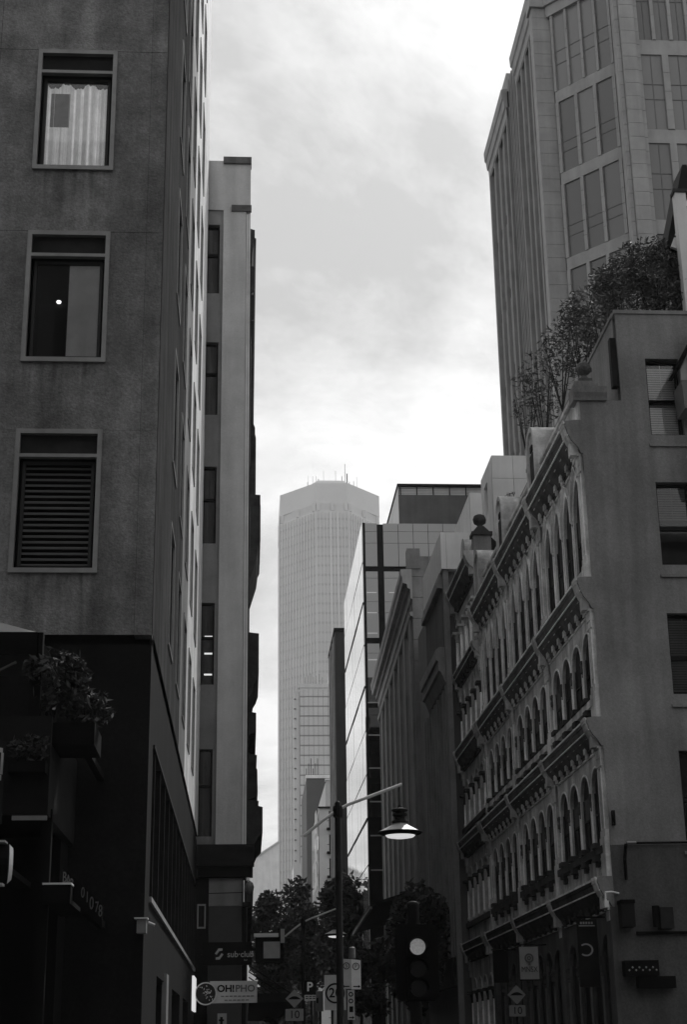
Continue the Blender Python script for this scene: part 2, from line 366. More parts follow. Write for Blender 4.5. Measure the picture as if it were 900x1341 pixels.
# ------------------------------------------------------------------ hotel at the near corner
def hotel():
    T = thing('hotel_building', 'tall dark stucco corner block with three metal-framed windows on its blank side', 'building', (-1.53, 24, 0))
    FS = frame((-1.53, 24, 0), (-1, 0, 0), (0, 1, 0)); FF = frame((-1.53, 24, 0), (0, 1, 0), (-1, 0, 0))
    MB().box(-14, -1.9, 24.4, 48.3, 0, 46.9).build('core_wall', BLACK, T)
    # side wall in big cast panels, recessed joints
    rows = [(7.93, 11.44), (11.443, 15.165), (15.173, 18.885), (18.893, 22.6), (22.608, 26.3)]
    for z0, z1 in rows:
        for a, b in ((0.289, 3.02), (3.026, 8.0)):
            h = []
            for zt in (18.85, 15.13, 11.41):
                if a < 1 and z0 < zt - 1 < z1: h = [(.93, 2.31, zt - 2.43, zt)]
            wall_holes(MB(FS), a, b, z0, z1, h, .34).build('wall_panel', HOTEL, T)
        MB(FS).box(0.004, .285, z0, z1, 0, .34).build('wall_panel', HOTEL, T)
    MB(FS).box(0, 8, 7.8, 26.3, .35, .38).build('backing_wall', SOOT, T)
    for k, zt in enumerate((18.85, 15.13, 11.41)):
        f2 = MB(FS); f = MB(FS); a, b, z0, z1 = .93, 2.31, zt - 2.43, zt
        for (p, q, r, s) in ((a - .02, b + .02, z1 - .05, z1 + .03), (a - .02, b + .02, z0 - .03, z0 + .05), (a - .02, a + .055, z0 + .05, z1 - .05), (b - .055, b + .02, z0 + .05, z1 - .05), (a + .055, b - .055, z1 - .47, z1 - .41)):
            f.box(p, q, r, s, -.045, .06)
        for (p, q, r, s) in ((a + .10, a + .15, z0 + .09, z1 - .50), (b - .15, b - .10, z0 + .09, z1 - .50), (a + .15, b - .15, z0 + .09, z0 + .13), (a + .15, b - .15, z1 - .55, z1 - .50)):
            f2.box(p, q, r, s, .10, .16)
        w = f.build('window_frame', ALU, T)
        f2.build('sash', mat('dark_sash', .035, .5, .1, 3), w)
        MB(FS).box(a + .055, b - .055, z1 - .41, z1 - .05, .05, .07).build('transom_panel', DIM, w)
        MB(FS).box(a + .085, b - .085, z0 + .085, z0 + .10, .05, .34).build('sill', SOOT, w)
        if k < 2:
            MB(FS).box(a + .15, b - .15, z0 + .13, z1 - .55, .125, .135).build('pane', CLEAR, w)
        if k == 0:
            c = MB(FS); n = 46; u0, u1 = a + .14, b - .14
            def dd(i): return .20 + .030 * math.sin(i * 1.05) + .018 * math.sin(i * 2.3 + 1)
            for i in range(n):
                p, q = u0 + (u1 - u0) * i / n, u0 + (u1 - u0) * (i + 1) / n
                zt_ = z1 - .60 - .05 * math.sin(i * .35) 
                c.face([(p, z0 + .10, dd(i)), (q, z0 + .10, dd(i + 1)), (q, zt_, dd(i + 1)), (p, zt_, dd(i))])
            c.build('curtain', CURTAIN, w)
            MB(FS).box(a + .82, b - .22, z0 + .95, z1 - .78, .16, .165).build('blind', mat('grey_blind', .3, .9, .1, 6), w)
        if k == 1:
            MB(FS).box(a + .14, a + .68, z0 + .12, z1 - .52, .2, .22).build('curtain', mat('dull_curtain_glow', .6, .9, .1, 2, streak=.2, emit=.03), w)  # slight emission imitates light coming through the cloth
            MB(FS).box(a + .70, b - .20, z0 + .15, z1 - 1.25, .24, .26).build('door', mat('dark_door', .012, .6, .1, 2), w)
            p = FS(a + .84, z1 - 1.23, .2); MB().lathe([(.0, -.03), (.035, -.02), (.045, 0), (.035, .02), (0, .03)], p, 10).build('lamp', BULB, w)
        if k == 2:
            mb = MB(lambda x, y, z: (-z, x, y)); mb.prism([(.0, 0), (.0, .03), (.05, .058), (.05, .03)], 0, 1.10); me = mb.mesh('blind_slat', BLIND)
            for i in range(19): inst('blind_slat', me, w, FS(a + .14, z0 + .13 + i * .0985, .16))
    # street face with metal-framed windows
    holes = [(4.7 + 3.35 * c, 6.2 + 3.35 * c, 9.0 + 3.72 * r, 11.42 + 3.72 * r) for c in range(5) for r in range(10)]
    for a, b, mm_ in ((.006, 10.2, HOTELF), (10.2, 13.6, HOTELM), (13.6, 24.9, HOTELE)):  # wall steps paler towards the far end, painting in the glancing light
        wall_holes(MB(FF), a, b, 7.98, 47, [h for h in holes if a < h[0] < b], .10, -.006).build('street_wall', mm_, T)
    MB(FF).box(.36, 24.4, 8, 46.9, .105, .3).build('reveal_lining', SOOT, T)
    MB(FF).box(.3, 24.5, 46.9, 47.1, -.02, 1.5).build('coping', ALU, T)
    MB(FF).box(.3, 24.5, 7.80, 7.97, .05, .3).build('groove_band', BLACK, T)
    g = MB(FF); 
    fm = MB(lambda y, z, d: (d, y, z))
    for (p, q, r, s) in ((-.03, .03, -.03, 2.45), (1.47, 1.53, -.03, 2.45), (.03, 1.47, -.03, .03), (.03, 1.47, 2.39, 2.45)): fm.box(p, q, r, s, -.01, .035)
    fme = fm.mesh('window', ALU); pme = MB(lambda y, z, d: (d, y, z)).box(.03, 1.47, .03, 2.39, -.095, -.075).mesh('pane', GLASS)
    for h in holes:
        loc = (-1.53, 24 + h[0], h[2]); w = inst('window', fme, T, loc); inst('pane', pme, w, loc)
    # podium
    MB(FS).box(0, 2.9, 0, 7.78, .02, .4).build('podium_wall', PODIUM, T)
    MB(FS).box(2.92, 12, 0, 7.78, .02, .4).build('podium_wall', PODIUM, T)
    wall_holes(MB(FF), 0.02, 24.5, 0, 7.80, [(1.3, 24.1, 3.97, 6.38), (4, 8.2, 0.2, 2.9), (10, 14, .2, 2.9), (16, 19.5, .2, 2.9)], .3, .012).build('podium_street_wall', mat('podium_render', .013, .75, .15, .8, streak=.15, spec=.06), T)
    MB(FF).box(1.3, 24.1, 3.9, 3.985, -.03, .2).build('sill_rail', RENDERB2, T); MB(FF).box(1.3, 24.1, 6.36, 6.41, -.02, .2).build('head_rail', DIM, T)
    mm = MB(lambda y, z, d: (d, y, z)).box(-.04, .04, 3.99, 6.36, -.16, .0).mesh('mullion', SOOT)
    for i in range(14): inst('mullion', mm, T, (-1.53, 25.3 + .55 + 1.7 * i, 0))
    MB(FF).box(1.3, 24.1, 3.9, 6.4, .22, .24).build('shop_glazing', GLASS, T); MB(FF).box(1.3, 24.1, .1, 3, .22, .24).build('shop_glazing', GLASS, T)
    MB(FF).box(22.2, 24.3, 2.75, 3.70, -.06, .0).build('white_fascia', FASCIAGLOW, T)
    MB(FF).box(6.6, 7.4, .0, 3.05, -.04, .05).build('door_jamb', mat('door_grey', .2, .6, .1, 3), T)
hotel()

# ------------------------------------------------------------------ render-faced block beyond the hotel
def grey_block():
    T = thing('rendered_building', 'plain grey rendered wall with pale corner strip rising past the dark hotel', 'building', (-3, 49, 0))
    MB().box(-12, -.004, 49.4, 62, 0, 32.3).build('core_wall', RENDERB2, T)
    F = frame((0, 49, 0), (-1, 0, 0), (0, 1, 0))
    holes = [(1.1, 2.3, z - 2.75, z) for z in (29.7, 25.05, 20.4, 15.6, 10.75)]
    wall_holes(MB(F), .98, 6, 7.7, 30.9, holes, .25, .13).build('side_wall', RENDERB2, T)
    MB(F).box(.16, .975, 7.73, 30.25, 0, .39).build('wall_pier', RENDERB, T)
    MB(F).box(0.004, 6, 30.27, 32.3, .06, .39).build('parapet_wall', RENDERB, T)
    MB(F).box(-.02, 1.0, 32.16, 32.42, -.05, .4).build('coping', STONEM, T); MB(F).box(-.03, .69, 30.17, 30.42, -.06, .05).build('ledge', STONEM, T)
    for a, b in ((.012, .07), (.085, .145)): MB(F).box(a, b, 7.75, 30.1, .02, .38).build('corner_strip', PALEQ, T)
    for h in holes:
        w = MB(F).box(h[0], h[1], h[2], h[3], .34, .37).build('window', GLASS, T)
        z = h[2] + 1.55; fr = MB(F).box(h[0], h[1], z, z + .08, .26, .34)
        fr.box(h[0], h[0] + .06, h[2], z, .26, .34).box(h[0], h[0] + .06, z + .08, h[3], .26, .34); fr.build('frame', SOOT, w)
        if h[3] == 15.6:
            for zz in (.35, 1.05, 1.62): MB(F).box(h[0] + .06, h[0] + .32, h[2] + zz, h[2] + zz + .05, .30, .33).build('lit_tube', TUBE, w)
    # street side seen edge-on: mouldings standing proud of it
    E_ = frame((0, 49, 0), (0, 1, 0), (-1, 0, 0))
    MB(E_).run([(28.3, .0), (28.35, -.05), (28.6, -.06), (28.9, -.12), (29.1, -.13), (29.12, -.155), (29.55, -.155), (29.6, .0)], 0.2, 13).build('cornice', STONED, T)
    cs = MB(lambda d, z, y: (d, y, z)).prism([(0, 27.2), (0.16, 27.35), (.16, 28.3), (0, 28.3)], 0, .09).mesh('console', STONED)
    for i in range(6): inst('console', cs, T, (0, 49.6 + 2.2 * i, 0))
    for z in (25.2, 19.0, 12.5): MB(E_).run([(z, 0), (z + .1, -.04), (z + .35, -.05), (z + .4, 0)], .5, 13).build('string_course', STONED, T)
    # base
    MB(F).box(-.24, 1.54, 7.05, 7.70, -.35, .1).build('entablature', SOOT, T); MB(F).box(-.2, 1.5, 6.72, 7.04, -.2, .1).build('entablature', BLACK, T)
    MB(F).box(.13, 1.15, 5.87, 6.70, -.05, .35).build('pilaster_panel', RENDERB2, T); MB(F).box(.13, 1.15, 0, 5.86, -.04, .35).build('pilaster_panel', mat('base_render', .06, .8, .12, .8), T)
    MB(F).box(.0, .12, 0, 6.70, -.02, .35).build('base_column', BLACK, T); MB(F).box(1.16, 3, 0, 6.70, -.01, .35).build('base_wall', PODIUM, T)
    f = MB(F); 
    for p, q, r, s in ((1.24, 1.5, 5.88, 5.93), (1.24, 1.5, 5.20, 5.25), (1.24, 1.28, 5.25, 5.88), (1.46, 1.5, 5.25, 5.88)): f.box(p, q, r, s, -.05, .0)
    f.build('window_frame', ALU, T)
grey_block()

def oriel_block():
    T = thing('ornate_building', 'dark old building seen edge on, its oriel bays jutting beyond the grey wall', 'building', (0, 62.3, 0))
    MB().box(-10, .06, 62.2, 112, 0, 36).build('wall', STONED, T)
    F = frame((.06, 62.2, 0), (0, 1, 0), (-1, 0, 0))
    def oriel(u, w, prof, nm='oriel'):
        return MB(F).run([(v, -p) for p, v in prof] , u, u + w).build(nm, STONED, T)
    oriel(1.2, 3.4, [(0, 24.3), (.2, 24.5), (.24, 24.7), (.24, 27.2), (.2, 27.4), (.2, 27.7), (.12, 27.9), (.12, 28.5), (0, 28.6)])
    o = oriel(.4, 4.6, [(0, 20.4), (.12, 20.8), (.3, 21.4), (.36, 21.9), (.44, 22.1), (.44, 24.25), (0, 24.28)])
    for i in range(4): MB(F).box(.7 + i * 1.1, 1.3 + i * 1.1, 22.4, 23.9, -.455, -.43).build('pane', GREYGLASS, o)
    oriel(.4, 4.6, [(0, 15.3), (.14, 15.6), (.18, 15.9), (.30, 16.1), (.40, 16.4), (.40, 18.1), (0, 18.15)])
    oriel(.2, 30, [(0, 30.6), (.1, 30.9), (.12, 31.7), (0, 31.8)], 'string_course')
    oriel(.2, 30, [(0, 35.4), (.15, 35.6), (.2, 36.6), (0, 36.7)], 'cornice')
    oriel(.2, 30, [(0, 13.8), (.3, 13.9), (.3, 14.7), (0, 14.75)], 'string_course')
    oriel(.4, 7, [(0, 11.2), (.28, 11.3), (.38, 11.5), (.36, 12.4), (.3, 12.5), (.34, 13.0), (0, 13.05)], 'balcony')
    oriel(.4, 7, [(0, 9.3), (.30, 9.5), (.38, 9.7), (.58, 9.9), (.58, 10.9), (.4, 10.95), (.42, 11.15), (0, 11.18)], 'balcony')
    oriel(.2, 40, [(0, 6.9), (.2, 7.0), (.22, 7.6), (0, 7.7)], 'string_course')
oriel_block()

# ------------------------------------------------------------------ ornate terrace (three bays) and its taller end bay
XF = 9.87
TF = lambda y0: frame((XF, y0, 0), (0, 1, 0), (1, 0, 0))
def cornice_prof(z, p, h, k=1.0):
    return [(z, .0), (z, -.06), (z + .10 * h, -.10), (z + .16 * h, -.12), (z + .40 * h, -.70 * p), (z + .55 * h, -.84 * p), (z + .58 * h, -p * .9), (z + .78 * h, -p), (z + .82 * h, -p * 1.06), (z + h, -p * 1.06), (z + h + .03, -.2), (z + h + .03, .0)]
def terrace():
    T = thing('terrace_building', 'ornate stucco terrace with arched windows in stacked rows between heavy cornices', 'building', (XF, 42, 0))
    Y0, BAY, NB = 42.0, 6.95, 3
    MB().box(XF + .5, 22, 42.3, 62.8, 0, 19.5).build('core_wall', SOOT, T)
    F = TF(Y0); LN = BAY * NB
    floors = [  # wall z0, z1, opening zb, zs, width, kind
        (0.0, 5.15, .2, 3.95, 1.15, 'round'), (5.95, 9.5, 6.92, 8.45, 1.26, 'round'), (10.3, 13.45, 10.95, 12.35, 1.26, 'round'), (14.38, 18.2, 14.75, 16.6, 1.22, 'pointed')]
    pil, win, col = [], [], []
    UW = (BAY - .8) / 4
    for fi, (z0, z1, zb, zs, w, kind) in enumerate(floors):
        for b in range(NB):
            ops = [(b * BAY + .8 / 2 + .0 + UW * (i + .5), w, zb, zs, kind) for i in range(4)]
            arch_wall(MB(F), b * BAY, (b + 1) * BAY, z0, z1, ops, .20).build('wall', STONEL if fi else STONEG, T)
        loc0 = (XF, Y0, 0)
        fl = lambda u, v, d: (d, u, v)
        wm = archivolt(MB(fl), 0, w, zb, zs, kind, .06, .022)
        if kind == 'pointed':                          # gothic tracery over each lancet
            pts = arch_pts(0, UW, zs + .05, 'pointed', 12)
            for p, q in zip(pts, pts[1:]):
                wm.face([(p[0], p[1], -.09), (q[0], q[1], -.09), (q[0] * .9, q[1] - .0 + .09, -.09), (p[0] * .9, p[1] + .09, -.09)])
                wm.face([(p[0], p[1], -.09), (q[0], q[1], -.09), (q[0], q[1], 0), (p[0], p[1], 0)])
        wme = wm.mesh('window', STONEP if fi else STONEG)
        pv = MB(fl); pts = arch_pts(0, w, zs, kind); pv.face([(-w / 2, zb, .10), (w / 2, zb, .10)] + [(a, c, .10) for a, c in pts[::-1]]); pme = pv.mesh('pane', OLDGLASS)
        sm = MB(fl).box(-w / 2, w / 2, (zb + zs) / 2 + .1, (zb + zs) / 2 + .16, .06, .095).box(-.03, .03, zb, (zb + zs) / 2 + .1, .06, .095).box(-w / 2, -w / 2 + .05, zb, zs, .06, .095).box(w / 2 - .05, w / 2, zb, zs, .06, .095).mesh('sash', STONED)
        for b in range(NB):
            for i in range(4):
                loc = (XF, Y0 + b * BAY + .4 + UW * (i + .5), 0); W_ = inst('window', wme, T, loc); inst('pane', pme, W_, loc); inst('sash', sm, W_, loc)
                if fi and random.random() < .3:
                    hb = random.uniform(.35, .8); MB(F).box(b * BAY + .4 + UW * (i + .5) - w / 2 + .06, b * BAY + .4 + UW * (i + .5) + w / 2 - .06, zs - hb, zs, .096, .099).build('blind', mat('faded_blind', .10, .9, .1, 3), W_)
        # attached columns with capitals between the openings
        if kind == 'round':
            r = .08 if fi else .11; zt = zs - .06
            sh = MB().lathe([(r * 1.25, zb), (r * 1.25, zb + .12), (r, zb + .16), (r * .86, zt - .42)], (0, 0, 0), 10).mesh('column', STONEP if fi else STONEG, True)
            cp = MB().lathe([(r * .9, zt - .42), (r * 1.15, zt - .40), (r * 1.0, zt - .34), (r * 1.25, zt - .2), (r * 1.6, zt - .06), (r * 1.1, zt - .05)], (0, 0, 0), 10)
            for k in range(8):
                a = k * math.pi / 4; cp.box(r * 1.2 * math.cos(a) - .035, r * 1.2 * math.cos(a) + .035, r * 1.2 * math.sin(a) - .035, r * 1.2 * math.sin(a) + .035, zt - .3, zt - .16)
            cp.box(-r * 1.5, r * 1.5, -r * 1.5, r * 1.5, zt - .04, zt + .06); cpm = cp.mesh('capital', STONEM)
        else:
            r = .1; zt = zs
            sh = MB().box(-.05, .06, -.07, .07, zb, zt).mesh('column', STONEP); cpm = MB().box(-.08, .08, -.11, .11, zt, zt + .12).mesh('capital', STONEL)
        for b in range(NB):
            for i in range(5):
                loc = (XF + .05, Y0 + b * BAY + .4 + UW * i, 0); c = inst('column', sh, T, loc); inst('capital', cpm, c, loc)
        # pilasters at the bay joints
        pb = MB(fl)
        if fi == 0: pb.box(-.32, .32, 0, 5.15, -.12, .05)
        else:
            pb.box(-.30, .30, z0, zb + .1, -.14, .05).box(-.22, .22, zb + .1, z1 - .02, -.075, .05).box(-.30, .30, zb + .1, zb + .3, -.11, -.0)
            pb.prism([(-.30, z1 - .55), (.30, z1 - .55), (.30, z1 - .02), (-.30, z1 - .02)], -.115, -.076)
            pb.box(-.14, .14, zb + .5, z1 - .7, -.095, -.076)
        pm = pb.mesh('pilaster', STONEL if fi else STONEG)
        ed = MB(fl)
        if fi:
            for sg in (-1, 1): ed.box(sg * .20 - .018, sg * .20 + .018, zb + .32, z1 - .6, -.105, -.076)
        edm = ed.mesh('edge_bead', STONEP) if fi else None
        for b in range(NB + 1):
            loc = (XF, Y0 + b * BAY + (.31 if b == 0 else -.31 if b == NB else 0), 0); pi_ = inst('pilaster', pm, T, loc)
            if fi: inst('edge_bead', edm, pi_, loc)
    # cornices with brackets; sills with panels
    for z, p, h in ((5.15, .40, .78), (9.5, .40, .78), (13.45, .40, .90), (18.2, .46, 1.02)):
        for b in range(NB):
            u0, u1 = b * BAY + (.0 if b == 0 else .02), (b + 1) * BAY - .02
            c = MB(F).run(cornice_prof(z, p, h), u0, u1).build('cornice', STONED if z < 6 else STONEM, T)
            MB(F).box(u0 + .35, u1 - .35, z + .05, z + .34 * h, -.125, -.06).build('frieze', STONED, c)
            MB(F).box(u0, u1, z + h * .93, z + h * .99, -p * 1.06 - .03, -p * 1.06).box(u0, u1, z + h * .555, z + h * .60, -p * .92 - .02, -p * .88).box(u0 + .3, u1 - .3, z - .06, z - .01, -.05, .01).build('fillet', STONEP, c)
        bp = MB(lambda u, v, d: (d, u, v)).prism([(-.13, .0), (.13, .0), (.13, .34 * h), (-.13, .34 * h)], -.19, -.1).prism([(-.10, -.12), (.10, -.12), (.10, 0), (-.10, 0)], -.15, -.08).prism([(-.1, .34 * h), (.1, .34 * h), (.1, .42 * h), (-.1, .42 * h)], -p * .72, -.1).mesh('bracket', STONEL if z > 9 else STONED)
        nb = 7
        for b in range(NB):
            for i in range(nb): inst('bracket', bp, T, (XF, Y0 + b * BAY + .75 + (BAY - 1.5) * i / (nb - 1), z + .05))
        q = MB(lambda u, v, d: (d, u, v)).run(cornice_prof(0, p * 1.12, h), -.24, .24).box(-.2, .2, -.34, -.02, -.13, 0).box(-.16, .16, -.02, .42 * h, -p * .75, -.05).box(-.26, .26, h * .9, h * 1.02, -p * 1.22, -p * 1.1).box(-.12, .12, -.62, -.34, -.10, 0).box(-.24, .24, -.07, .0, -.17, 0).mesh('console', STONEL)
        for b in range(NB + 1): inst('console', q, T, (XF, Y0 + b * BAY + (.27 if b == 0 else -.2 if b == NB else 0), z))
    for z, fi in ((6.62, 1), (10.7, 2), (14.5, 3)):
        for b in range(NB):
            MB(F).box(b * BAY + .32, (b + 1) * BAY - .32, z, z + .2, -.17, .02).build('sill', STONED if fi == 1 else STONEL, T)
        km = MB(lambda u, v, d: (d, u, v)).box(-.2, .2, -.16, .0, -.22, .0).box(-.13, .13, -.30, -.16, -.15, .0).box(-.24, .24, .2, .34, -.24, -.02).mesh('sill_block', STONED)
        if fi < 3:
            for b in range(NB):
                for i in range(4): inst('sill_block', km, T, (XF, Y0 + b * BAY + .4 + UW * (i + .5), z))
    pn = MB(lambda u, v, d: (d, u, v))
    for a, b, c, d in ((-.34, .34, .0, .06), (-.34, .34, .5, .56), (-.34, -.28, .06, .5), (.28, .34, .06, .5)): pn.box(a, b, c, d, -.07, 0)
    pn.box(-.16, .16, .16, .4, -.05, 0)
    pnm = pn.mesh('panel_moulding', STONEL)
    for b in range(NB):
        for i in range(4): inst('panel_moulding', pnm, T, (XF, Y0 + b * BAY + .4 + UW * (i + .5), 5.98))
    # parapet, arched pediments, ball finials
    MB(F).box(.0, LN - .3, 19.26, 20.05, -.05, .3).build('parapet', STONEL, T)
    MB(F).run([(20.05, -.1), (20.08, -.16), (20.2, -.16), (20.24, .34), (20.05, .34)], 0, LN - .3).build('coping', STONEL, T)
    ped = MB(lambda u, v, d: (d, u, v)); pts = arch_pts(0, 1.5, 20.9, 'round', 14)
    ped.prism([(-.75, 19.3)] + pts + [(.75, 19.3)], -.22, 1.0); pm = ped.mesh('pediment', STONEL)
    rim = archivolt(MB(lambda u, v, d: (d, u, v)), 0, 1.16, 19.4, 20.9, 'round', .17, .30, -.2).mesh('rim', STONEL)
    rec = MB(lambda u, v, d: (d, u, v)).box(-.30, .30, 19.7, 20.7, -.26, -.21).box(-.18, .18, 20.8, 21.0, -.27, -.21).mesh('relief', STONED)
    for b in (1, 2):
        for off in ((0,)):
            loc = (XF, Y0 + (b - .06) * BAY, 0); P = inst('pediment', pm, T, loc); inst('rim', rim, P, loc); inst('relief', rec, P, loc)
    loc = (XF, 61.6, -.2); P = inst('pediment', pm, T, loc); inst('rim', rim, P, loc)
    bf = MB().box(-.2, .2, -.2, .2, 0, .18).lathe([(.2, .18), (.12, .26), (.07, .34), (.09, .36), (.2, .44), (.245, .56), (.2, .70), (.1, .78), (.0, .80)], (0, 0, 0), 12)
    for k in range(6):
        a = k * math.pi / 3; bf.box(.21 * math.cos(a) - .04, .21 * math.cos(a) + .04, .21 * math.sin(a) - .04, .21 * math.sin(a) + .04, .48, .60)
    bfm = bf.mesh('ball_finial', STONEM)
    for y, z, x in ((42.35, 20.52, 10.15), (50.3, 20.24, 10.0), (57.3, 20.24, 10.0)): inst('ball_finial', bfm, T, (x, y, z))
    # plain party wall facing the cross street
    FW = frame((XF, 42, 0), (1, 0, 0), (0, 1, 0))
    hs = [(2.1, 3.12, 18.8, 21.29), (2.1, 3.12, 14.75, 17.3), (2.1, 3.12, 10.95, 13.3), (2.1, 3.12, 6.9, 9.35)]
    MB(FW).box(0.0, 7, 0, 6.78, -.02, .3).build('wall_base', mat('shaded_wall_base', .10, .9, .12, .45, streak=.2, bump=.4, bscale=22, grain=.2, spec=.05), T)  # lower wall given a darker colour to paint in shade near the street
    w = MB(FW); wall_holes(w, .0, 7, 6.785, 18.3, hs[1:], .32, -.02); wall_holes(w, .0, 7, 18.3, 19.9, [(2.1, 3.12, 18.8, 19.9)], .32, -.02); wall_holes(w, 1.27, 7, 19.9, 22.8, [(2.1, 3.12, 19.9, 21.29)], .32, -.02)
    w.box(.0, 1.27, 19.899, 19.9, -.02, .3).build('party_wall', SIDEWALL, T)
    for z, p, h in ((5.15, .40, .78), (9.5, .40, .78), (13.45, .40, .90), (18.2, .46, 1.02)): MB(F).run(cornice_prof(z, p, h), -.035, -.002).build('cornice_end', SIDEWALL, T)
    MB(FW).run([(19.87, -.10), (19.95, -.12), (20.1, -.18), (20.3, -.18), (20.34, .5), (19.87, .5)], -.2, .82).build('coping', STONEC, T)
    MB(FW).box(-.1, .6, 20.34, 20.52, -.05, .45).build('finial_base', STONEC, T)
    MB(FW).box(1.24, 7, 22.78, 22.9, -.06, .35).build('coping', SIDEWALL, T)
    for i, h in enumerate(hs):
        f = MB(FW); mid = (h[2] + h[3]) / 2 - .1
        for p, q, r, s in ((h[0], h[1], mid - .06, mid + .06), (h[0], h[0] + .07, h[2], h[3]), (h[1] - .07, h[1], h[2], h[3]), (h[0] + .07, h[1] - .07, h[3] - .07, h[3]), (h[0] + .07, h[1] - .07, h[2], h[2] + .09)): f.box(p, q, r, s, .16, .24)
        wn = f.build('sash_window', SOOT, T)
        MB(FW).box(h[0] + .07, h[1] - .07, h[2] + .09, h[3] - .07, .24, .25).build('pane', CLEAR if i != 3 else GLASS, wn)
        bl = MB(FW)
        zlo = h[2] + .12 if i in (0, 2) else h[3] - 1.1
        n = int((h[3] - .12 - zlo) / .075)
        for k in range(n): bl.box(h[0] + .09, h[1] - .09, zlo + k * .075, zlo + k * .075 + .058, .27, .285)
        bl.box((h[0] + h[1]) / 2 - .012, (h[0] + h[1]) / 2 + .012, zlo, h[3] - .1, .262, .268)
        if i < 3: setp(bl.build('blind', WHITEBLIND if i == 0 else mat('dim_blind', .16 if i == 1 else .10, .8, .1, 3), wn), kind='stuff')
        MB(FW).box(h[0] - .08, h[1] + .1, h[2] - .38, h[2] - .30, -.09, .0).build('sill', SIDEWALL, T)
        MB(FW).box(h[0], h[1], h[2], h[3], .33, .36).build('room_back', SOOT, wn)
    # setback attic wall behind the parapet
    MB().box(11.14, 11.5, 42.3, 62.5, 19.5, 22.8).build('attic_wall', SIDEWALL, T)
    MB().box(11.1, 11.55, 42.3, 62.5, 22.802, 22.92).build('attic_coping', SIDEWALL, T)
    MB().box(11.5, 20, 42.36, 62.5, 19.5, 22.5).build('attic_roof', SOOT, T)
    MB().box(10.95, 11.13, 42.05, 42.3, 20.4, 22.0).build('downpipe', SOOT, T)
terrace()

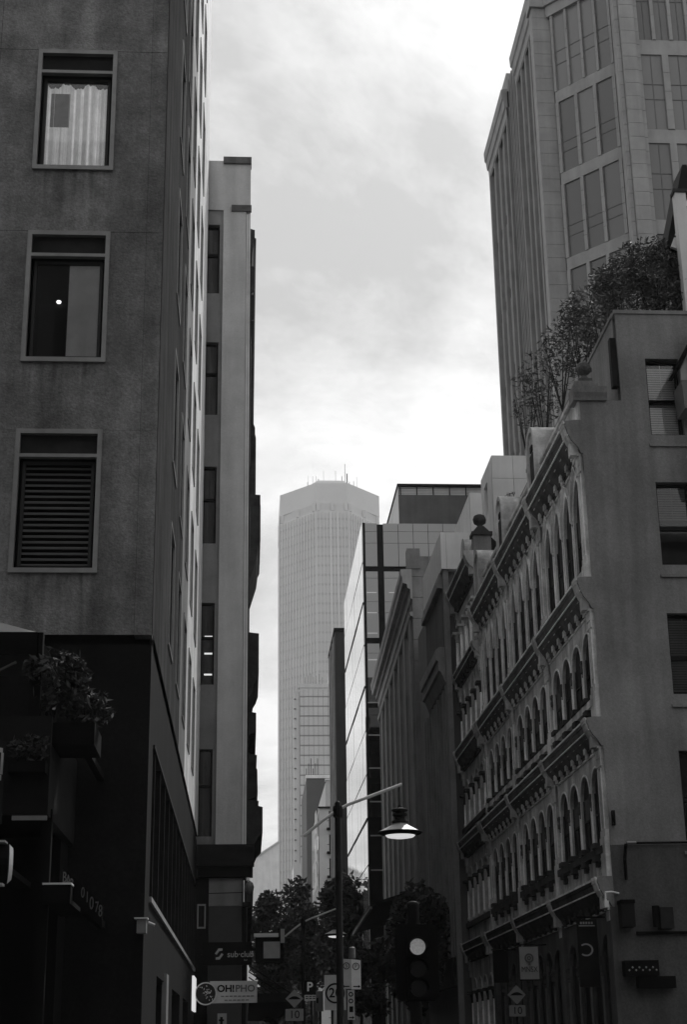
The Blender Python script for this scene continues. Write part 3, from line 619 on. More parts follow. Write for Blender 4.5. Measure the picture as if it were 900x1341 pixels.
def end_bay():
    T = thing('narrow_building', 'narrow stucco house with attic columns and deep top cornice beside the ornate terrace', 'building', (XF, 63, 0))
    y0, L_ = 62.95, 6.9; F = TF(y0); fl = lambda u, v, d: (d, u, v)
    MB().box(XF + .5, 20, 63.2, 69.8, 0, 21.4).build('core_wall', SOOT, T)
    UW = (L_ - .8) / 4
    for fi, (z0, z1, zb, zs, w, kind) in enumerate(((0.0, 5.15, .2, 3.9, 1.0, 'round'), (5.95, 9.6, 6.9, 8.6, 1.0, 'round'), (10.3, 13.45, 10.95, 12.4, 1.0, 'round'), (14.38, 17.3, 14.6, 16.2, .9, 'pointed'), (17.9, 20.9, 18.2, 19.9, .9, 'round'))):
        ops = [(.4 + UW * (i + .5), w, zb, zs, kind) for i in range(4)]
        arch_wall(MB(F), 0, L_, z0, z1, ops, .20).build('wall', STONEL, T)
        wme = archivolt(MB(fl), 0, w, zb, zs, kind, .08, .05).mesh('window', STONEL)
        pv = MB(fl); pv.face([(-w / 2, zb, .10), (w / 2, zb, .10)] + [(a, c, .10) for a, c in arch_pts(0, w, zs, kind)[::-1]]); pme = pv.mesh('pane', OLDGLASS)
        r = .085; zt = zs - .04
        sh = MB().lathe([(r * 1.25, zb), (r * 1.25, zb + .12), (r, zb + .16), (r * .86, zt - .4)], (0, 0, 0), 10).mesh('column', STONEP, True)
        cp = MB().lathe([(r * .9, zt - .4), (r * 1.2, zt - .38), (r, zt - .3), (r * 1.6, zt - .06)], (0, 0, 0), 10).box(-.24, .24, -.24, .24, zt - .06, zt + .06).mesh('capital', STONEL if fi == 4 else STONED)
        for i in range(4):
            loc = (XF, y0 + .4 + UW * (i + .5), 0); W_ = inst('window', wme, T, loc); inst('pane', pme, W_, loc)
        for i in range(5):
            loc = (XF - (.1 if fi == 4 else .02), y0 + .4 + UW * i, 0); c = inst('column', sh, T, loc); inst('capital', cp, c, loc)
    for z, p, h in ((5.15, .40, .78), (9.6, .40, .70), (13.45, .40, .9), (17.3, .34, .6), (20.9, .48, 1.0)):
        c = MB(F).run(cornice_prof(z, p, h), .05, L_).build('cornice', STONED if z < 6 else STONEM, T); MB(F).box(.05, L_, z + h * .93, z + h * .99, -p * 1.06 - .03, -p * 1.06).box(.05, L_, z + h * .555, z + h * .60, -p * .92 - .02, -p * .88).build('fillet', STONEP, c)
        bp = MB(lambda u, v, d: (d, u, v)).box(-.12, .12, 0, .36 * h, -.2, -.1).box(-.1, .1, .36 * h, .44 * h, -p * .7, -.1).mesh('bracket', STONED)
        for i in range(7): inst('bracket', bp, T, (XF, y0 + .6 + (L_ - 1.2) * i / 6, z + .04))
        q = MB(fl).run(cornice_prof(0, p * 1.12, h), -.24, .24).box(-.2, .2, -.34, -.02, -.13, 0).box(-.16, .16, -.02, .42 * h, -p * .75, -.05).box(-.26, .26, h * .9, h * 1.02, -p * 1.22, -p * 1.1).box(-.12, .12, -.62, -.34, -.10, 0).box(-.24, .24, -.07, .0, -.17, 0).mesh('console', STONEL)
        for y in (y0 + .28, y0 + L_ - .2): inst('console', q, T, (XF, y, z))
    for z in (6.6, 10.7): MB(F).box(.1, L_, z, z + .2, -.16, .02).build('sill', STONED, T)
    MB(F).box(.1, L_, 21.93, 22.5, -.1, .25).build('parapet', STONEL, T)
    # party-wall pier with a ball, seen end on above the terrace roof
    MB().box(9.72, 10.5, 62.95, 63.5, 19.3, 22.6).build('parapet_pier', SIDEWALL, T)
    MB().box(10.5, 11.3, 62.98, 63.4, 19.3, 20.6).build('parapet_step', SOOT, T)
    MB(lambda a, b, c: (a, c, b)).prism([(10.502, 20.602), (11.4, 20.602), (11.2, 21.4), (10.85, 22.2), (10.502, 22.55)], 63.0, 63.4).build('parapet_slope', SOOT, T)
    MB().box(9.66, 10.56, 62.85, 63.6, 22.602, 22.75).build('coping', STONED, T)
    MB(lambda a, b, c: (a, c, b)).prism([(9.7, 22.752), (10.5, 22.752), (10.2, 23.05), (9.95, 23.05)], 63.0, 63.4).build('pier_cap', STONED, T)
    MB().lathe([(.1, 23.052), (.08, 23.1), (.26, 23.22), (.3, 23.38), (.24, 23.55), (.1, 23.62), (0, 23.64)], (10.07, 63.2, 0), 12).build('ball_finial', STONED, T, True)
    ped = MB(fl); ped.prism([(-.7, 22.45)] + arch_pts(0, 1.4, 22.9, 'round', 14) + [(.7, 22.45)], -.1, .8); P = ped.build('pediment', STONEL)
    P.location = (XF, 66.6, .0); attach(P, T)
end_bay()

# ------------------------------------------------------------------ blocks further along the street
def panel_block():
    T = thing('panelled_building', 'dark finned building with pale boxed parapet and corbelled bay', 'building', (9.3, 70, 0))
    F = frame((9.3, 70, 0), (0, 1, 0), (1, 0, 0))
    MB().box(9.42, 20, 70.05, 82.6, 0, 23.1).build('core_wall', DARKP, T)
    # pale boxed parapet: joints between panels
    for a, b in ((0, .25), (.262, 1.4), (1.412, 3)): MB(lambda x, y, z: (9.17 + x, y, z)).box(a, b, 69.6, 69.9, 23.12, 24.95).build('parapet_panel', PALEP, T)
    for a, b in ((69.91, 72.3), (72.32, 74.8), (74.82, 77.3)): MB().box(9.17, 9.4, a, b, 23.12, 24.95).build('parapet_panel', PALEP, T)
    MB().box(9.3, 12, 69.95, 77.2, 23.11, 24.6).build('parapet_core', MIDP, T)
    MB(F).run([(22.3, .1), (22.35, -.3), (22.6, -.3), (22.7, -.22), (23.08, -.18), (23.1, .1)], .2, 7.2).build('cornice', STONEJ, T)
    rb = MB(lambda u, v, d: (d, u, v)).box(0, .16, 19.5, 22.3, -.10, .12).mesh('bay_fin', DARKP)
    for i in range(18): inst('bay_fin', rb, T, (9.3, 70.5 + .37 * i, 0))
    MB(F).run([(17.7, .1), (17.8, -.05), (18.3, -.25), (18.35, -.36), (18.8, -.36), (18.85, -.46), (19.35, -.46), (19.48, -.3), (19.48, .1)], .3, 7.2).build('bay_corbel', STONEJ, T)
    MB(F).box(-.25, .12, .1, 23.1, -.05, .2).build('end_pilaster', STONEJ, T)
    fn = MB(lambda u, v, d: (d, u, v)).box(0, .22, 5.5, 17.7, -.06, .12).mesh('wall_fin', STONEJ)
    for i in range(9): inst('wall_fin', fn, T, (9.3, 70.5 + 1.1 * i, 0))
    for i in range(5): MB(F).box(.4, 10, 6 + 2.6 * i, 7.2 + 2.6 * i, .10, .13).build('spandrel', SOOT, T)
    MB(F).box(.1, 12, 4.2, 5.4, -.2, .1).build('fascia', SOOT, T)
panel_block()

def stone_block():
    T = thing('stone_building', 'brown stone building with deep stepped cornice and coursed corner pier', 'building', (9.3, 83.5, 0))
    a = .0193; U = (a, math.sqrt(1 - a * a), 0); F = frame((9.28, 83.5, 0), U, (U[1], -a, 0)); L_ = 29.5
    FN = frame((9.28, 83.5, 0), (1, 0, 0), (0, 1, 0))
    MB(F).box(.6, L_, 0, 27, .4, 14).build('core_wall', SOOT, T)
    bk = MB().box(0, .92, 0, .5, 0, 1.2).mesh('stone_block', STONEJ)
    z = .0
    while z < 28: inst('stone_block', bk, T, FN(.0, z, 0)); inst('stone_block', bk, T, FN(.94, z, .0)); z += 1.225
    MB(FN).box(0.02, 8, 0, 28.0, .12, .6).build('side_wall', STONEJ, T)
    # cornice
    MB(F).run([(25.6, 0), (25.65, -.10), (26.2, -.12), (26.25, -.26), (26.5, -.30), (26.55, -.52), (26.9, -.56), (27.0, -.62), (27.35, -.64), (27.4, 0)], -.03, L_).build('cornice', STONEJ2, T)
    MB(F).run([(24.6, 0), (24.65, -.14), (24.85, -.18), (24.9, 0)], -.0, L_).build('architrave', STONEJ2, T)
    MB(F).box(-.05, .8, 27.4, 28.6, -.25, .5).build('parapet_block', STONEJ, T); MB(F).box(.8, L_, 27.4, 27.9, -.05, .4).build('parapet', STONEJ, T)
    MB(F).box(.9, L_, 24.9, 25.6, -.03, .3).build('frieze', STONEJ, T)
    MB(FN).run([(27.0, 0), (27.05, -.2), (27.5, -.24), (27.6, 0)], 1.3, 2.3).build('bracket', STONEJ, T)
    # pilasters and tall window strips
    groups = [1.6, 5.7, 9.8, 13.9, 18.0, 22.1, 26.2]
    pm = MB(lambda u, v, d: (d, u, v)).box(0, .95, 0, 24.6, -.12, .5).mesh('pilaster', STONEJ)
    mm = MB(lambda u, v, d: (d, u, v)).box(0, .16, 0, 24.6, -.03, .5).mesh('mullion', STONEJ2)
    sp = MB(lambda u, v, d: (d, u, v)).box(0, 1.3, 0, 1.15, .09, .5).mesh('spandrel', STONEJ)
    gl = MB(lambda u, v, d: (d, u, v)).box(0, 1.3, 0, 2.35, .13, .5)
    gm = gl.mesh('window', OLDGLASS); tr = MB(lambda u, v, d: (d, u, v)).box(0, 1.3, 1.5, 1.57, .09, .135).box(.62, .68, 0, 1.5, .09, .135).mesh('transom', STONEJ2)
    for g in groups:
        inst('pilaster', pm, T, F(g - .95, 0, 0))
        for k in (0, 1):
            inst('mullion', mm, T, F(g + .02 + k * 1.5, 0, 0))
            for fl_ in range(7):
                w = inst('window', gm, T, F(g + .19 + k * 1.5, 1.2 + 3.5 * fl_, 0)); inst('transom', tr, w, F(g + .19 + k * 1.5, 1.2 + 3.5 * fl_, 0))
                inst('spandrel', sp, T, F(g + .19 + k * 1.5, .05 + 3.5 * fl_, 0))
        inst('mullion', mm, T, F(g + .02 + 3.0, 0, 0))
    # street canopy
    c = thing('street_canopy', 'dark sloping awning jutting over the footpath below the stone building', 'awning', F(8, 9.5, 0))
    MB(F).run([(10.2, .0), (9.5, -2.3), (9.35, -2.3), (9.9, 0)], 7, 29).build('awning_roof', SOOT, c)
    MB(F).box(7, 29, 9.2, 9.345, -2.32, -2.2).build('awning_edge', STONEJ, c)
stone_block()

def glass_block():
    T = thing('glass_office_building', 'office block with gridded grey glass end and mirror-bright street side', 'building', (9.33, 120, 0))
    MB().box(9.6, 24, 120.4, 144, 0, 42.2).build('core_wall', SOOT, T)
    FE = frame((9.33, 120, 0), (1, 0, 0), (0, 1, 0)); FS_ = frame((9.33, 120, 0), (0, 1, 0), (1, 0, 0))
    cols = [(.05, 1.22), (1.74, 2.96), (3.0, 4.2), (4.24, 5.44), (5.48, 6.68), (6.72, 7.92), (7.96, 9.2), (9.24, 10.4)]
    rows = []; z = 42.55
    for h in (.72, 1.0, 2.0, -.42, .58, 2.0, .92, 2.1, -.45, .8, 2.0, 2.0, -.42, .6, 2.0, 1.0, 2.0, -.4, .6, 2.0, 1.0, 2.0):
        if h > 0: rows.append((z - h + .03, z))
        z -= abs(h)
    zbot = z
    for i, (a, b) in enumerate(cols):
        for c, d in rows:
            if c < 18: continue
            MB(FE).box(a, b, c, d, .0 + random.uniform(0, .006), .2).build('glass_panel', GREYGLASS if c > 28.5 else GLASS, T)
    MB(FE).box(.0, 14.6, 0, 42.5, .12, .38).build('curtain_frame', SOOT, T)
    z = 42.6
    for r in range(12):
        for k in range(7):
            MB(FS_).box(.08 + k * 3.42, 3.44 + k * 3.42, z - 3.4, z - .06, -.02 + random.uniform(-.012, .012), .2).build('mirror_panel', MIRROR, T)
        z -= 3.46
    MB(FS_).box(0, 24, 0, 42.6, .05, .25).build('curtain_frame', SOOT, T)
    for r in (2, 4, 7, 9): MB(FS_).box(.0, 24, 42.6 - 3.46 * r - .05, 42.6 - 3.46 * r + .12, -.06, .04).build('transom_rail', SOOT, T)
    for zz in (36.6, 34.9, 33.2, 31.0): 
        for x in (.3, 2.1): MB(FE).box(x, x + .8, zz, zz + .05, -.004, -.0005).build('lit_tube', mat('ceiling_light', .6, .5, 0, emit=.22), T)
    for k in range(7): MB(FE).box(.2, 1.3, 27.5 - 2.6 * k, 27.6 - 2.6 * k, -.05, -.0).build('ledge', STONEJ2, T)
    P = thing('rooftop_plant_room', 'dark windowless box with a louvred strip on top of the glass block', 'plant room', (13.1, 127, 42.2))
    MB().box(13.15, 24, 127, 141, 42.1, 47.6).build('wall', DARKP, P)
    MB().box(13.13, 13.15, 127, 138, 42.2, 48.4).build('side_panel', MIDP, P) 
    MB().box(13.15, 24, 127.3, 137, 47.6, 48.3).build('screen_back', FARC, P)
    MB().box(13.05, 24, 126.9, 138, 48.4, 48.62).build('roof_edge', SOOT, P)
    x = 13.3
    while x < 20.4:
        MB().box(x, x + .08, 126.98, 127.1, 47.6, 48.4).build('screen_post', SOOT, P); x += 1.45
    for k in range(5): MB().box(13.2, 21, 127.12, 127.16, 47.68 + .15 * k, 47.74 + .15 * k).build('louvre_slat', PALEP, P)
glass_block()

def slab_block():
    T = thing('slab_building', 'narrow dark slab of a building rising behind the street lamp pole', 'building', (9.3, 160, 0))
    MB().box(9.3, 20, 160, 172, 0, 43.9).build('wall', SLABD, T)
    for i in range(4): MB().box(9.18, 9.3, 161 + 2.9 * i, 162 + 2.9 * i, 0, 43.6).build('wall_fin', STONEJ, T)
    MB().box(9.2, 20, 159.9, 172, 43.9, 44.3).build('coping', SOOT, T)
slab_block()

def cream_block():
    T = thing('balcony_building', 'pale apartment block with dark recessed balconies seen past the lamp arm', 'building', (9.3, 200, 0))
    F = frame((9.27, 200, 0), (1, 0, 0), (0, 1, 0)); G_ = frame((9.27, 200, 0), (0, 1, 0), (1, 0, 0))
    wall_holes(MB(F), 0, 5, 0, 31.2, [(1.3, 4.2, 4.5 + 3.0 * i, 6.7 + 3.0 * i) for i in range(9)], .8).build('end_wall', CREAM, T)
    wall_holes(MB(F), .95, 5, 31.21, 34.6, [(1.75, 4, 31.9, 33.6)], .8, .02).build('end_wall', CREAM, T)
    for i in range(9):
        w = MB(F).box(1.3, 4.2, 4.5 + 3 * i, 6.7 + 3 * i, .7, .8).build('window', GLASS, T)
        MB(F).box(2.1, 2.2, 4.5 + 3 * i, 6.7 + 3 * i, .6, .7).build('frame', SIGNW, w)
        MB(F).box(1.0, 4.4, 4.2 + 3 * i, 4.48 + 3 * i, -.55, .02).build('balcony_slab', SOOT, T)
        MB(F).box(1.0, 4.4, 5.3 + 3 * i, 5.36 + 3 * i, -.55, -.5).build('railing', SOOT, T)
    MB(G_).box(.81, 22, 0, 31, .02, .8).build('street_wall', CREAM, T); MB().box(10.2, 16, 200.85, 222, 0, 34.4).build('core_wall', MIDP, T)
    for i in range(8):
        for k in range(5): MB(G_).box(2 + 4 * k, 4.6 + 4 * k, 5 + 3 * i, 6.8 + 3 * i, -.02, .02).build('window', GLASS, T)
    for i in range(3): MB(G_).box(.5, 3.5, 21 + 3.4 * i, 24 + 3.4 * i, -.35, -.28).build('banner', SIGNW, T)
    MB(F).box(-.1, 5, 31.0, 31.2, -.25, -.0).build('coping', SOOT, T); MB(F).box(.85, 5, 34.6, 34.8, -.15, 1).build('coping', PALEP, T)
cream_block()

def left_canopy():
    T = thing('street_canopy', 'dark flat canopy hung over the footpath below the ornate oriel building', 'awning', (1, 80, 3.4))
    MB().box(.14, 2.0, 66, 108, 3.5, 3.85).build('awning_roof', SOOT, T); MB().box(1.98, 2.04, 65.9, 108, 3.42, 3.95).build('awning_edge', DIM, T)
    for k in range(8): MB().bar((.15, 67 + 5.5 * k, 5.0), (1.9, 67 + 5.5 * k, 3.86), .03, 6).build('tie_rod', SOOT, T)
left_canopy()

def far_blocks():
    T = thing('dark_office_building', 'dark slab block with rooftop aerials standing before the banded office tower', 'building', (9.2, 240, 0))
    MB().box(9.25, 15, 240, 262, 0, 41.5).build('wall', FARD, T)
    MB().box(9.1, 15, 239.8, 240, 41.5, 42.0).build('coping', PALEP, T)
    a = MB()
    for i in range(6): a.bar((9.3 + .35 * i, 241, 41.5), (9.3 + .35 * i, 241, 43.2 + (i % 3) * .8), .05, 5)
    setp(a.build('aerial', SOOT, T), kind='stuff')
    T = thing('low_building', 'low pale block at the foot of the far skyscraper, behind street trees', 'building', (10, 280, 0))
    F = frame((8.4, 280, 0), (1, 0, 0), (0, 1, 0))
    wall_holes(MB(F), 0, 8, 0, 33, [(1.2, 7, 27, 30.2), (1.2, 7, 21, 24), (1.2, 7, 15, 18)], .6).build('wall', FARC, T); MB(F).box(.1, 8, 0, 32.9, .62, 12).build('window', GLASS, T)
    # banded office tower
    T = thing('banded_office_building', 'grey office tower ruled with thin horizontal bands in front of the skyscraper', 'building', (13, 420, 0))
    F = frame((12.9, 420, 0), (1, 0, 0), (0, 1, 0))
    MB(F).box(1.6, 16, 0, 97, .1, 12).build('core_wall', mat('band_gap_grey', .30, .7, .05, .1), T); MB(F).box(0, 1.55, 0, 95.6, .5, 12).build('stair_wall', FARC, T)  # mid grey core shows in the gaps between the bands
    z = 96.5
    while z > 30:
        MB(F).box(1.6, 14, z - 2.3, z, 0, .5).build('spandrel_band', FARC, T); z -= 2.72
    for k in range(24): MB(F).box(-.02, .02 + .5, 30 + 2.75 * k, 30.3 + 2.75 * k, .2, .6).build('landing', FARD, T)
    vb = MB(F)
    for k in range(9): vb.box(2.6 + 1.35 * k, 2.66 + 1.35 * k, 28, 96, -.03, .0)
    setp(vb.build('fin', FARD, T), kind='stuff')
    MB(F).box(1.2, 14, 96.5, 97.6, -.2, 3).build('parapet', FARC, T); MB(F).box(9.5, 14, 97.6, 101, 1, 5).build('plant_room', FARC, T)
    r = MB(F)
    for k in range(7): r.box(3 + .8 * k, 3.1 + .8 * k, 97.6, 99.6 + (k % 3) * .5, .5, .6)
    setp(r.build('aerial', FARD, T), kind='stuff')
    T = thing('far_shopfront', 'low dark shopfront block at the far end of the street under the pale wall', 'building', (2, 318, 0)); F = frame((-8, 318, 0), (1, 0, 0), (0, 1, 0))
    wall_holes(MB(F), 0, 44, 0, 12.5, [(1 + 2.6 * k, 2.9 + 2.6 * k, 1 + 4 * r, 3.6 + 4 * r) for k in range(16) for r in range(3)], .4).build('wall', DIM, T); MB(F).box(.1, 43.8, 0, 12.4, .41, 8).build('window', GLASS, T)
    T = thing('pale_building', 'plain pale wall with a sloping top edge closing the end of the street', 'building', (4, 330, 0))
    MB(lambda x, z, y: (x, y, z)).prism([(-6, 0), (6.9, 0), (6.9, 43.0), (2.2, 40.0), (-6, 36)], 330, 350).build('wall', PALEP, T)
    MB(lambda x, z, y: (x, y, z)).prism([(-6, 36.01), (2.2, 40.01), (6.9, 43.01), (6.9, 43.4), (2.2, 40.35), (-6, 36.35)], 329.7, 350).build('coping', MIDP, T)
far_blocks()

def skyscraper():
    S = 1.3; q = lambda x, y, z: (S * x, S * y, 1.65 + S * (z - 1.65))
    T = thing('skyscraper', 'tall faceted skyscraper with notched crown and rooftop aerials at the end of the street', 'skyscraper', q(28, 500, 0))
    def octo(y0, ins): return [(10.75 + ins, 500), (22.6 + ins * .4, y0 + ins), (33.2 - ins * .4, y0 + ins), (45 - ins, 500), (45 - ins, 535 - ins), (10.75 + ins, 535 - ins)]
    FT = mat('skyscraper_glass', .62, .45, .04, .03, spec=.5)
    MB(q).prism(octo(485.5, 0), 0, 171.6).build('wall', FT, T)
    MB(q).prism(octo(485.5, .5), 171.6, 174.4).build('crown_recess', mat('crown_recess_grey', .6, .7, .05, .05), T)  # recess a touch greyer than the wall around it
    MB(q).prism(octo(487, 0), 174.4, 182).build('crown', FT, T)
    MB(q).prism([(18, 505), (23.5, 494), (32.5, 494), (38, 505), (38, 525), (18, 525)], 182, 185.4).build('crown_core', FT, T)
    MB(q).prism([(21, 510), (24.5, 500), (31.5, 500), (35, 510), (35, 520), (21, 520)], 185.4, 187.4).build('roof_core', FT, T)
    # crown posts in the recess, then fins and floor lines down the facets
    o = octo(485.5, 0)
    for (p, r) in ((0, 1), (1, 2), (2, 3)):
        (x0, y0), (x1, y1) = o[p], o[r]
        for t in (.06, .5, .94):
            x, y = x0 + (x1 - x0) * t, y0 + (y1 - y0) * t
            MB(q).box(x - .5, x + .5, y - .15, y + 1.4, 171.6, 174.4).build('crown_post', FT, T)
    fn = MB(q); fl = MB(q)
    for (p, r, n) in ((0, 1, 13), (1, 2, 9), (2, 3, 13)):
        (x0, y0), (x1, y1) = o[p], o[r]; d = Vector((x1 - x0, y1 - y0)).normalized(); nn = Vector((d.y, -d.x))
        for k in range(n + 1):
            t = k / n; x, y = x0 + (x1 - x0) * t, y0 + (y1 - y0) * t; w = .26 if not (p == 1 and k in (4, 6)) else .55
            fn.face([(x - d.x * w / 2 + nn.x * .45, y - d.y * w / 2 + nn.y * .45, 20), (x + d.x * w / 2 + nn.x * .45, y + d.y * w / 2 + nn.y * .45, 20), (x + d.x * w / 2 + nn.x * .45, y + d.y * w / 2 + nn.y * .45, 171), (x - d.x * w / 2 + nn.x * .45, y - d.y * w / 2 + nn.y * .45, 171)])
            for sg in (-1, 1): fn.face([(x + sg * d.x * w / 2, y + sg * d.y * w / 2, 20), (x + sg * d.x * w / 2 + nn.x * .45, y + sg * d.y * w / 2 + nn.y * .45, 20), (x + sg * d.x * w / 2 + nn.x * .45, y + sg * d.y * w / 2 + nn.y * .45, 171), (x + sg * d.x * w / 2, y + sg * d.y * w / 2, 171)])
        for k in range(46):
            z = 22 + 3.25 * k; a = nn * .06
            fl.face([(x0 + a.x, y0 + a.y, z), (x1 + a.x, y1 + a.y, z), (x1 + a.x, y1 + a.y, z + .75), (x0 + a.x, y0 + a.y, z + .75)])
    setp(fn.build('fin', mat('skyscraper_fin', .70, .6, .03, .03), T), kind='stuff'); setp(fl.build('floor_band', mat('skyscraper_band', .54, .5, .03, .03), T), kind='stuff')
    a = MB(q)
    for x, h, w in ((20.4, 2.8, .07), (20.6, 5, .03), (22.2, 3, .05), (23.4, 3, .05), (24.2, 2, .1), (26, 5, .04), (30.2, 5, .05), (32.4, 3, .1), (33.5, 7.6, .08), (34.2, 4, .2), (35, 3, .1), (36.5, 3.2, .08), (37.6, 4.8, .04), (16.5, 1.3, .5)):
        zb = 187.4 if 21 < x < 35 else 185.4 if 18 < x < 38 else 181.8
        a.box(x - w, x + w, 503, 503.3, zb - (.3 if zb < 187 else .3), zb + h)
    setp(a.build('aerial', FARD, T), kind='stuff')
skyscraper()

def rooftop_blocks():
    T = thing('rooftop_lift_room', 'tall pale panelled box on the roof behind the narrow stucco house', 'plant room', (11.9, 64.3, 21.4))
    for a, b, c, d in ((10.9, 11.85, 21.4, 25.7), (11.865, 12.9, 21.4, 25.7), (10.9, 11.85, 25.715, 26.8), (11.865, 12.9, 25.715, 26.8)): MB().box(a, b, 64.2, 64.5, c, d).build('wall_panel', MIDP, T)
    wall_holes(MB(frame((10.9, 64.51, 0), (0, 1, 0), (1, 0, 0))), 0, 3, 21.4, 26.8, [(1.2, 2.2, 24.6, 26.1)], .3).build('side_wall', PALEP, T)  # street side paler than the end: stronger light put into its colour
    MB().box(11.25, 12.9, 64.51, 67.5, 21.4, 26.75).build('core_wall', SOOT, T)
    MB().box(11.2, 12.6, 63.9, 64.19, 21.4, 23.4).build('duct', MIDP, T); MB().box(11.75, 12.5, 63.86, 63.9, 21.4, 22.9).build('door', SOOT, T)
    T = thing('rooftop_stair_room', 'pale flat-roofed box standing behind the taller pale roof box', 'plant room', (11.6, 69, 23))
    MB().box(10.76, 12.5, 70.2, 70.5, 24.6, 27.2).build('wall_panel', MIDP, T); MB().box(10.76, 11.0, 70.51, 76, 24.6, 27.2).build('wall_panel', PALEP, T)  # greyer end, paler street side: the fall of light is in the colours
    MB().box(11, 12.5, 70.51, 76, 23.1, 27.15).build('core_wall', MIDP, T)
    MB().box(10.8, 12.4, 70.3, 70.5, 23.1, 24.59).build('base_wall', MIDP, T)
rooftop_blocks()

def office_tower():
    S = 1.3; q = lambda x, y, z: (S * x, S * y, 1.65 + S * (z - 1.65))
    T = thing('stone_office_tower', 'massive stone-clad tower with angled corner and tall grey windows above the roof garden', 'skyscraper', q(22, 85, 1.3))
    MB(q).prism([(18.4, 82), (19.3, 81.2), (22.4, 78.4), (22.6, 75.8), (40, 75.8), (40, 100.4), (18.4, 100.4)], 0, 64.4).build('core_wall', SOOT, T)
    bm = MB(lambda x, y, z: (S * x, S * y, S * z)).box(0, 1.12, 0, .9, 0, .88).mesh('stone_block', PIERS)
    bn = MB(lambda x, y, z: (S * x, S * y, S * z)).box(0, .86, 0, .9, 0, .88).mesh('stone_block', PIERS)
    bp = MB(lambda x, y, z: (S * x, S * y, S * z)).box(0, .22, .12, .9, 0, .88).mesh('stone_block', PIERS)
    z = 30
    while z < 64:
        inst('stone_block', bm, T, q(17.75, 81.2, z)); inst('stone_block', bn, T, q(21.62, 75.0, z)); inst('stone_block', bp, T, q(22.50, 75.0, z)); inst('stone_block', bp, T, q(21.38, 75.1, z)); z += .9
    # angled corner face
    U = Vector((3.0, -3.2, 0)); LN = U.length * S; O = Vector(q(18.85, 80.95, 0)); O.z = 0
    F = frame(O, U, (-U.y, U.x, 0)); zz = lambda z: 1.65 + S * (z - 1.65)
    bands = [(56.8, 57.6), (51.0, 51.8), (45.2, 46.0), (39.4, 40.2), (33.6, 34.4)]
    for i, (a, b) in enumerate(bands):
        MB(F).box(0, LN, zz(a), zz(b), .0, .4).build('spandrel', PIERS, T)
        top = zz(bands[i - 1][0]) if i else zz(64.4); n = 4 if i < 1 else 3; w = .22 if n == 4 else .29
        for k in range(n + 1):
            u = (LN - w) * k / n
            hh = zz(b); nb = 5; st = (top - hh) / nb
            for j in range(nb): MB(F).box(u, u + w, hh + st * j + .012, hh + st * (j + 1) - .012, -.06, .4).build('mullion', PIERS, T)
        for k in range(n):
            u0 = (LN - w) * k / n + w; u1 = (LN - w) * (k + 1) / n
            g = MB(F).box(u0, u1, zz(b), top, .12, .4).build('window', random.choice(TG), T)
            for t in (.28, .42): MB(F).box(u0, u1, zz(b) + (top - zz(b)) * t, zz(b) + (top - zz(b)) * t + .06, .09, .115).build('glazing_bar', DARKP, g)
    MB(F).box(-.3, LN + .2, zz(63.2), zz(64.0), -.15, .4).build('cornice', PIERS, T); MB(F).box(-.3, LN + .2, zz(64.0), zz(65.4), -.35, .4).build('cornice', PIERS, T)
    MB(q).box(21.4, 30, 74.8, 76, 64, 65.4).build('cornice', PIERS, T); MB(q).box(17.6, 19.1, 81.0, 82.2, 64, 65.4).build('cornice', PIERS, T)
    # face toward the cross street
    F = frame(q(22.74, 75.35, 1.65), (1, 0, 0), (0, 1, 0)); F0 = lambda u, v, d: F(u, v - 1.65, d)
    bands2 = [(56.5, 57.5), (50.5, 51.4), (44.6, 45.5), (38.7, 39.6), (32.8, 33.7)]
    for i, (a, b) in enumerate(bands2):
        MB(F0).box(0, 12, zz(a), zz(b), .0, .4).build('spandrel', PIERS, T); top = zz(bands2[i - 1][0]) if i else zz(64.4)
        for k in range(5):
            u = 2.15 * k * (1 if i > 0 else .62) ; w = .5 if i > 0 else .26
            st = (top - zz(b)) / 4
            if k: 
                for j in range(4): MB(F0).box(u - w, u, zz(b) + st * j + .012, zz(b) + st * (j + 1) - .012, -.1, .4).build('mullion', PIERS, T)
            u1 = 2.15 * (k + 1) * (1 if i > 0 else .62) - w
            g = MB(F0).box(u, u1, zz(b), top, .12, .4).build('window', random.choice(TG), T)
            for t in (.40, .60): MB(F0).box(u, u1, zz(b) + (top - zz(b)) * t, zz(b) + (top - zz(b)) * t + .06, .085, .115).build('glazing_bar', DARKP, g)
            MB(F0).box((u + u1) / 2 - .03, (u + u1) / 2 + .03, zz(b), top, .088, .116).build('glazing_bar', DARKP, g)
    # finned street side with two corniced pavilions
    FS_ = lambda u, v, d: q(18.0 + d / S, 81.9 + u / S, 1.65 + (v - 1.65) / S)
    P2 = 1.3
    def rib(u, w, p, z1, z0=25): MB(FS_).box(u, u + w, zz(z0), zz(z1), -p, .5).build('street_fin', PIERD, T)
    for a, b in ((0, 8.5), (13.2, 24)):
        MB(FS_).run([(zz(63.2), 0), (zz(63.3), -.12), (zz(63.9), -.16), (zz(64.0), -.3), (zz(64.6), -.38), (zz(64.7), -.5), (zz(65.4), -.55), (zz(65.5), 0)], a, b).build('cornice', PIERS, T)
        MB(FS_).box(a + .4, b - .2, zz(65.5), zz(67), .1, 4).build('parapet', PIERS, T)
        n = 4
        for k in range(n + 1):
            u = a + (b - a - .6) * k / n; rib(u, .6, .04 if k not in (0, n) else .12, 63.95)
            if k < n:
                for (c, d) in ((57.6, 63.2), (51.8, 56.8), (46.0, 51.0), (40.2, 45.2), (34.4, 39.4)):
                    MB(FS_).box(u + .6, a + (b - a - .6) * (k + 1) / n, zz(c), zz(d), .26, .5).build('window', GREYGLASS, T)
    for k in range(7): rib(8.6 + .68 * k, .3, -.10 - .02 * (k % 2), 66)
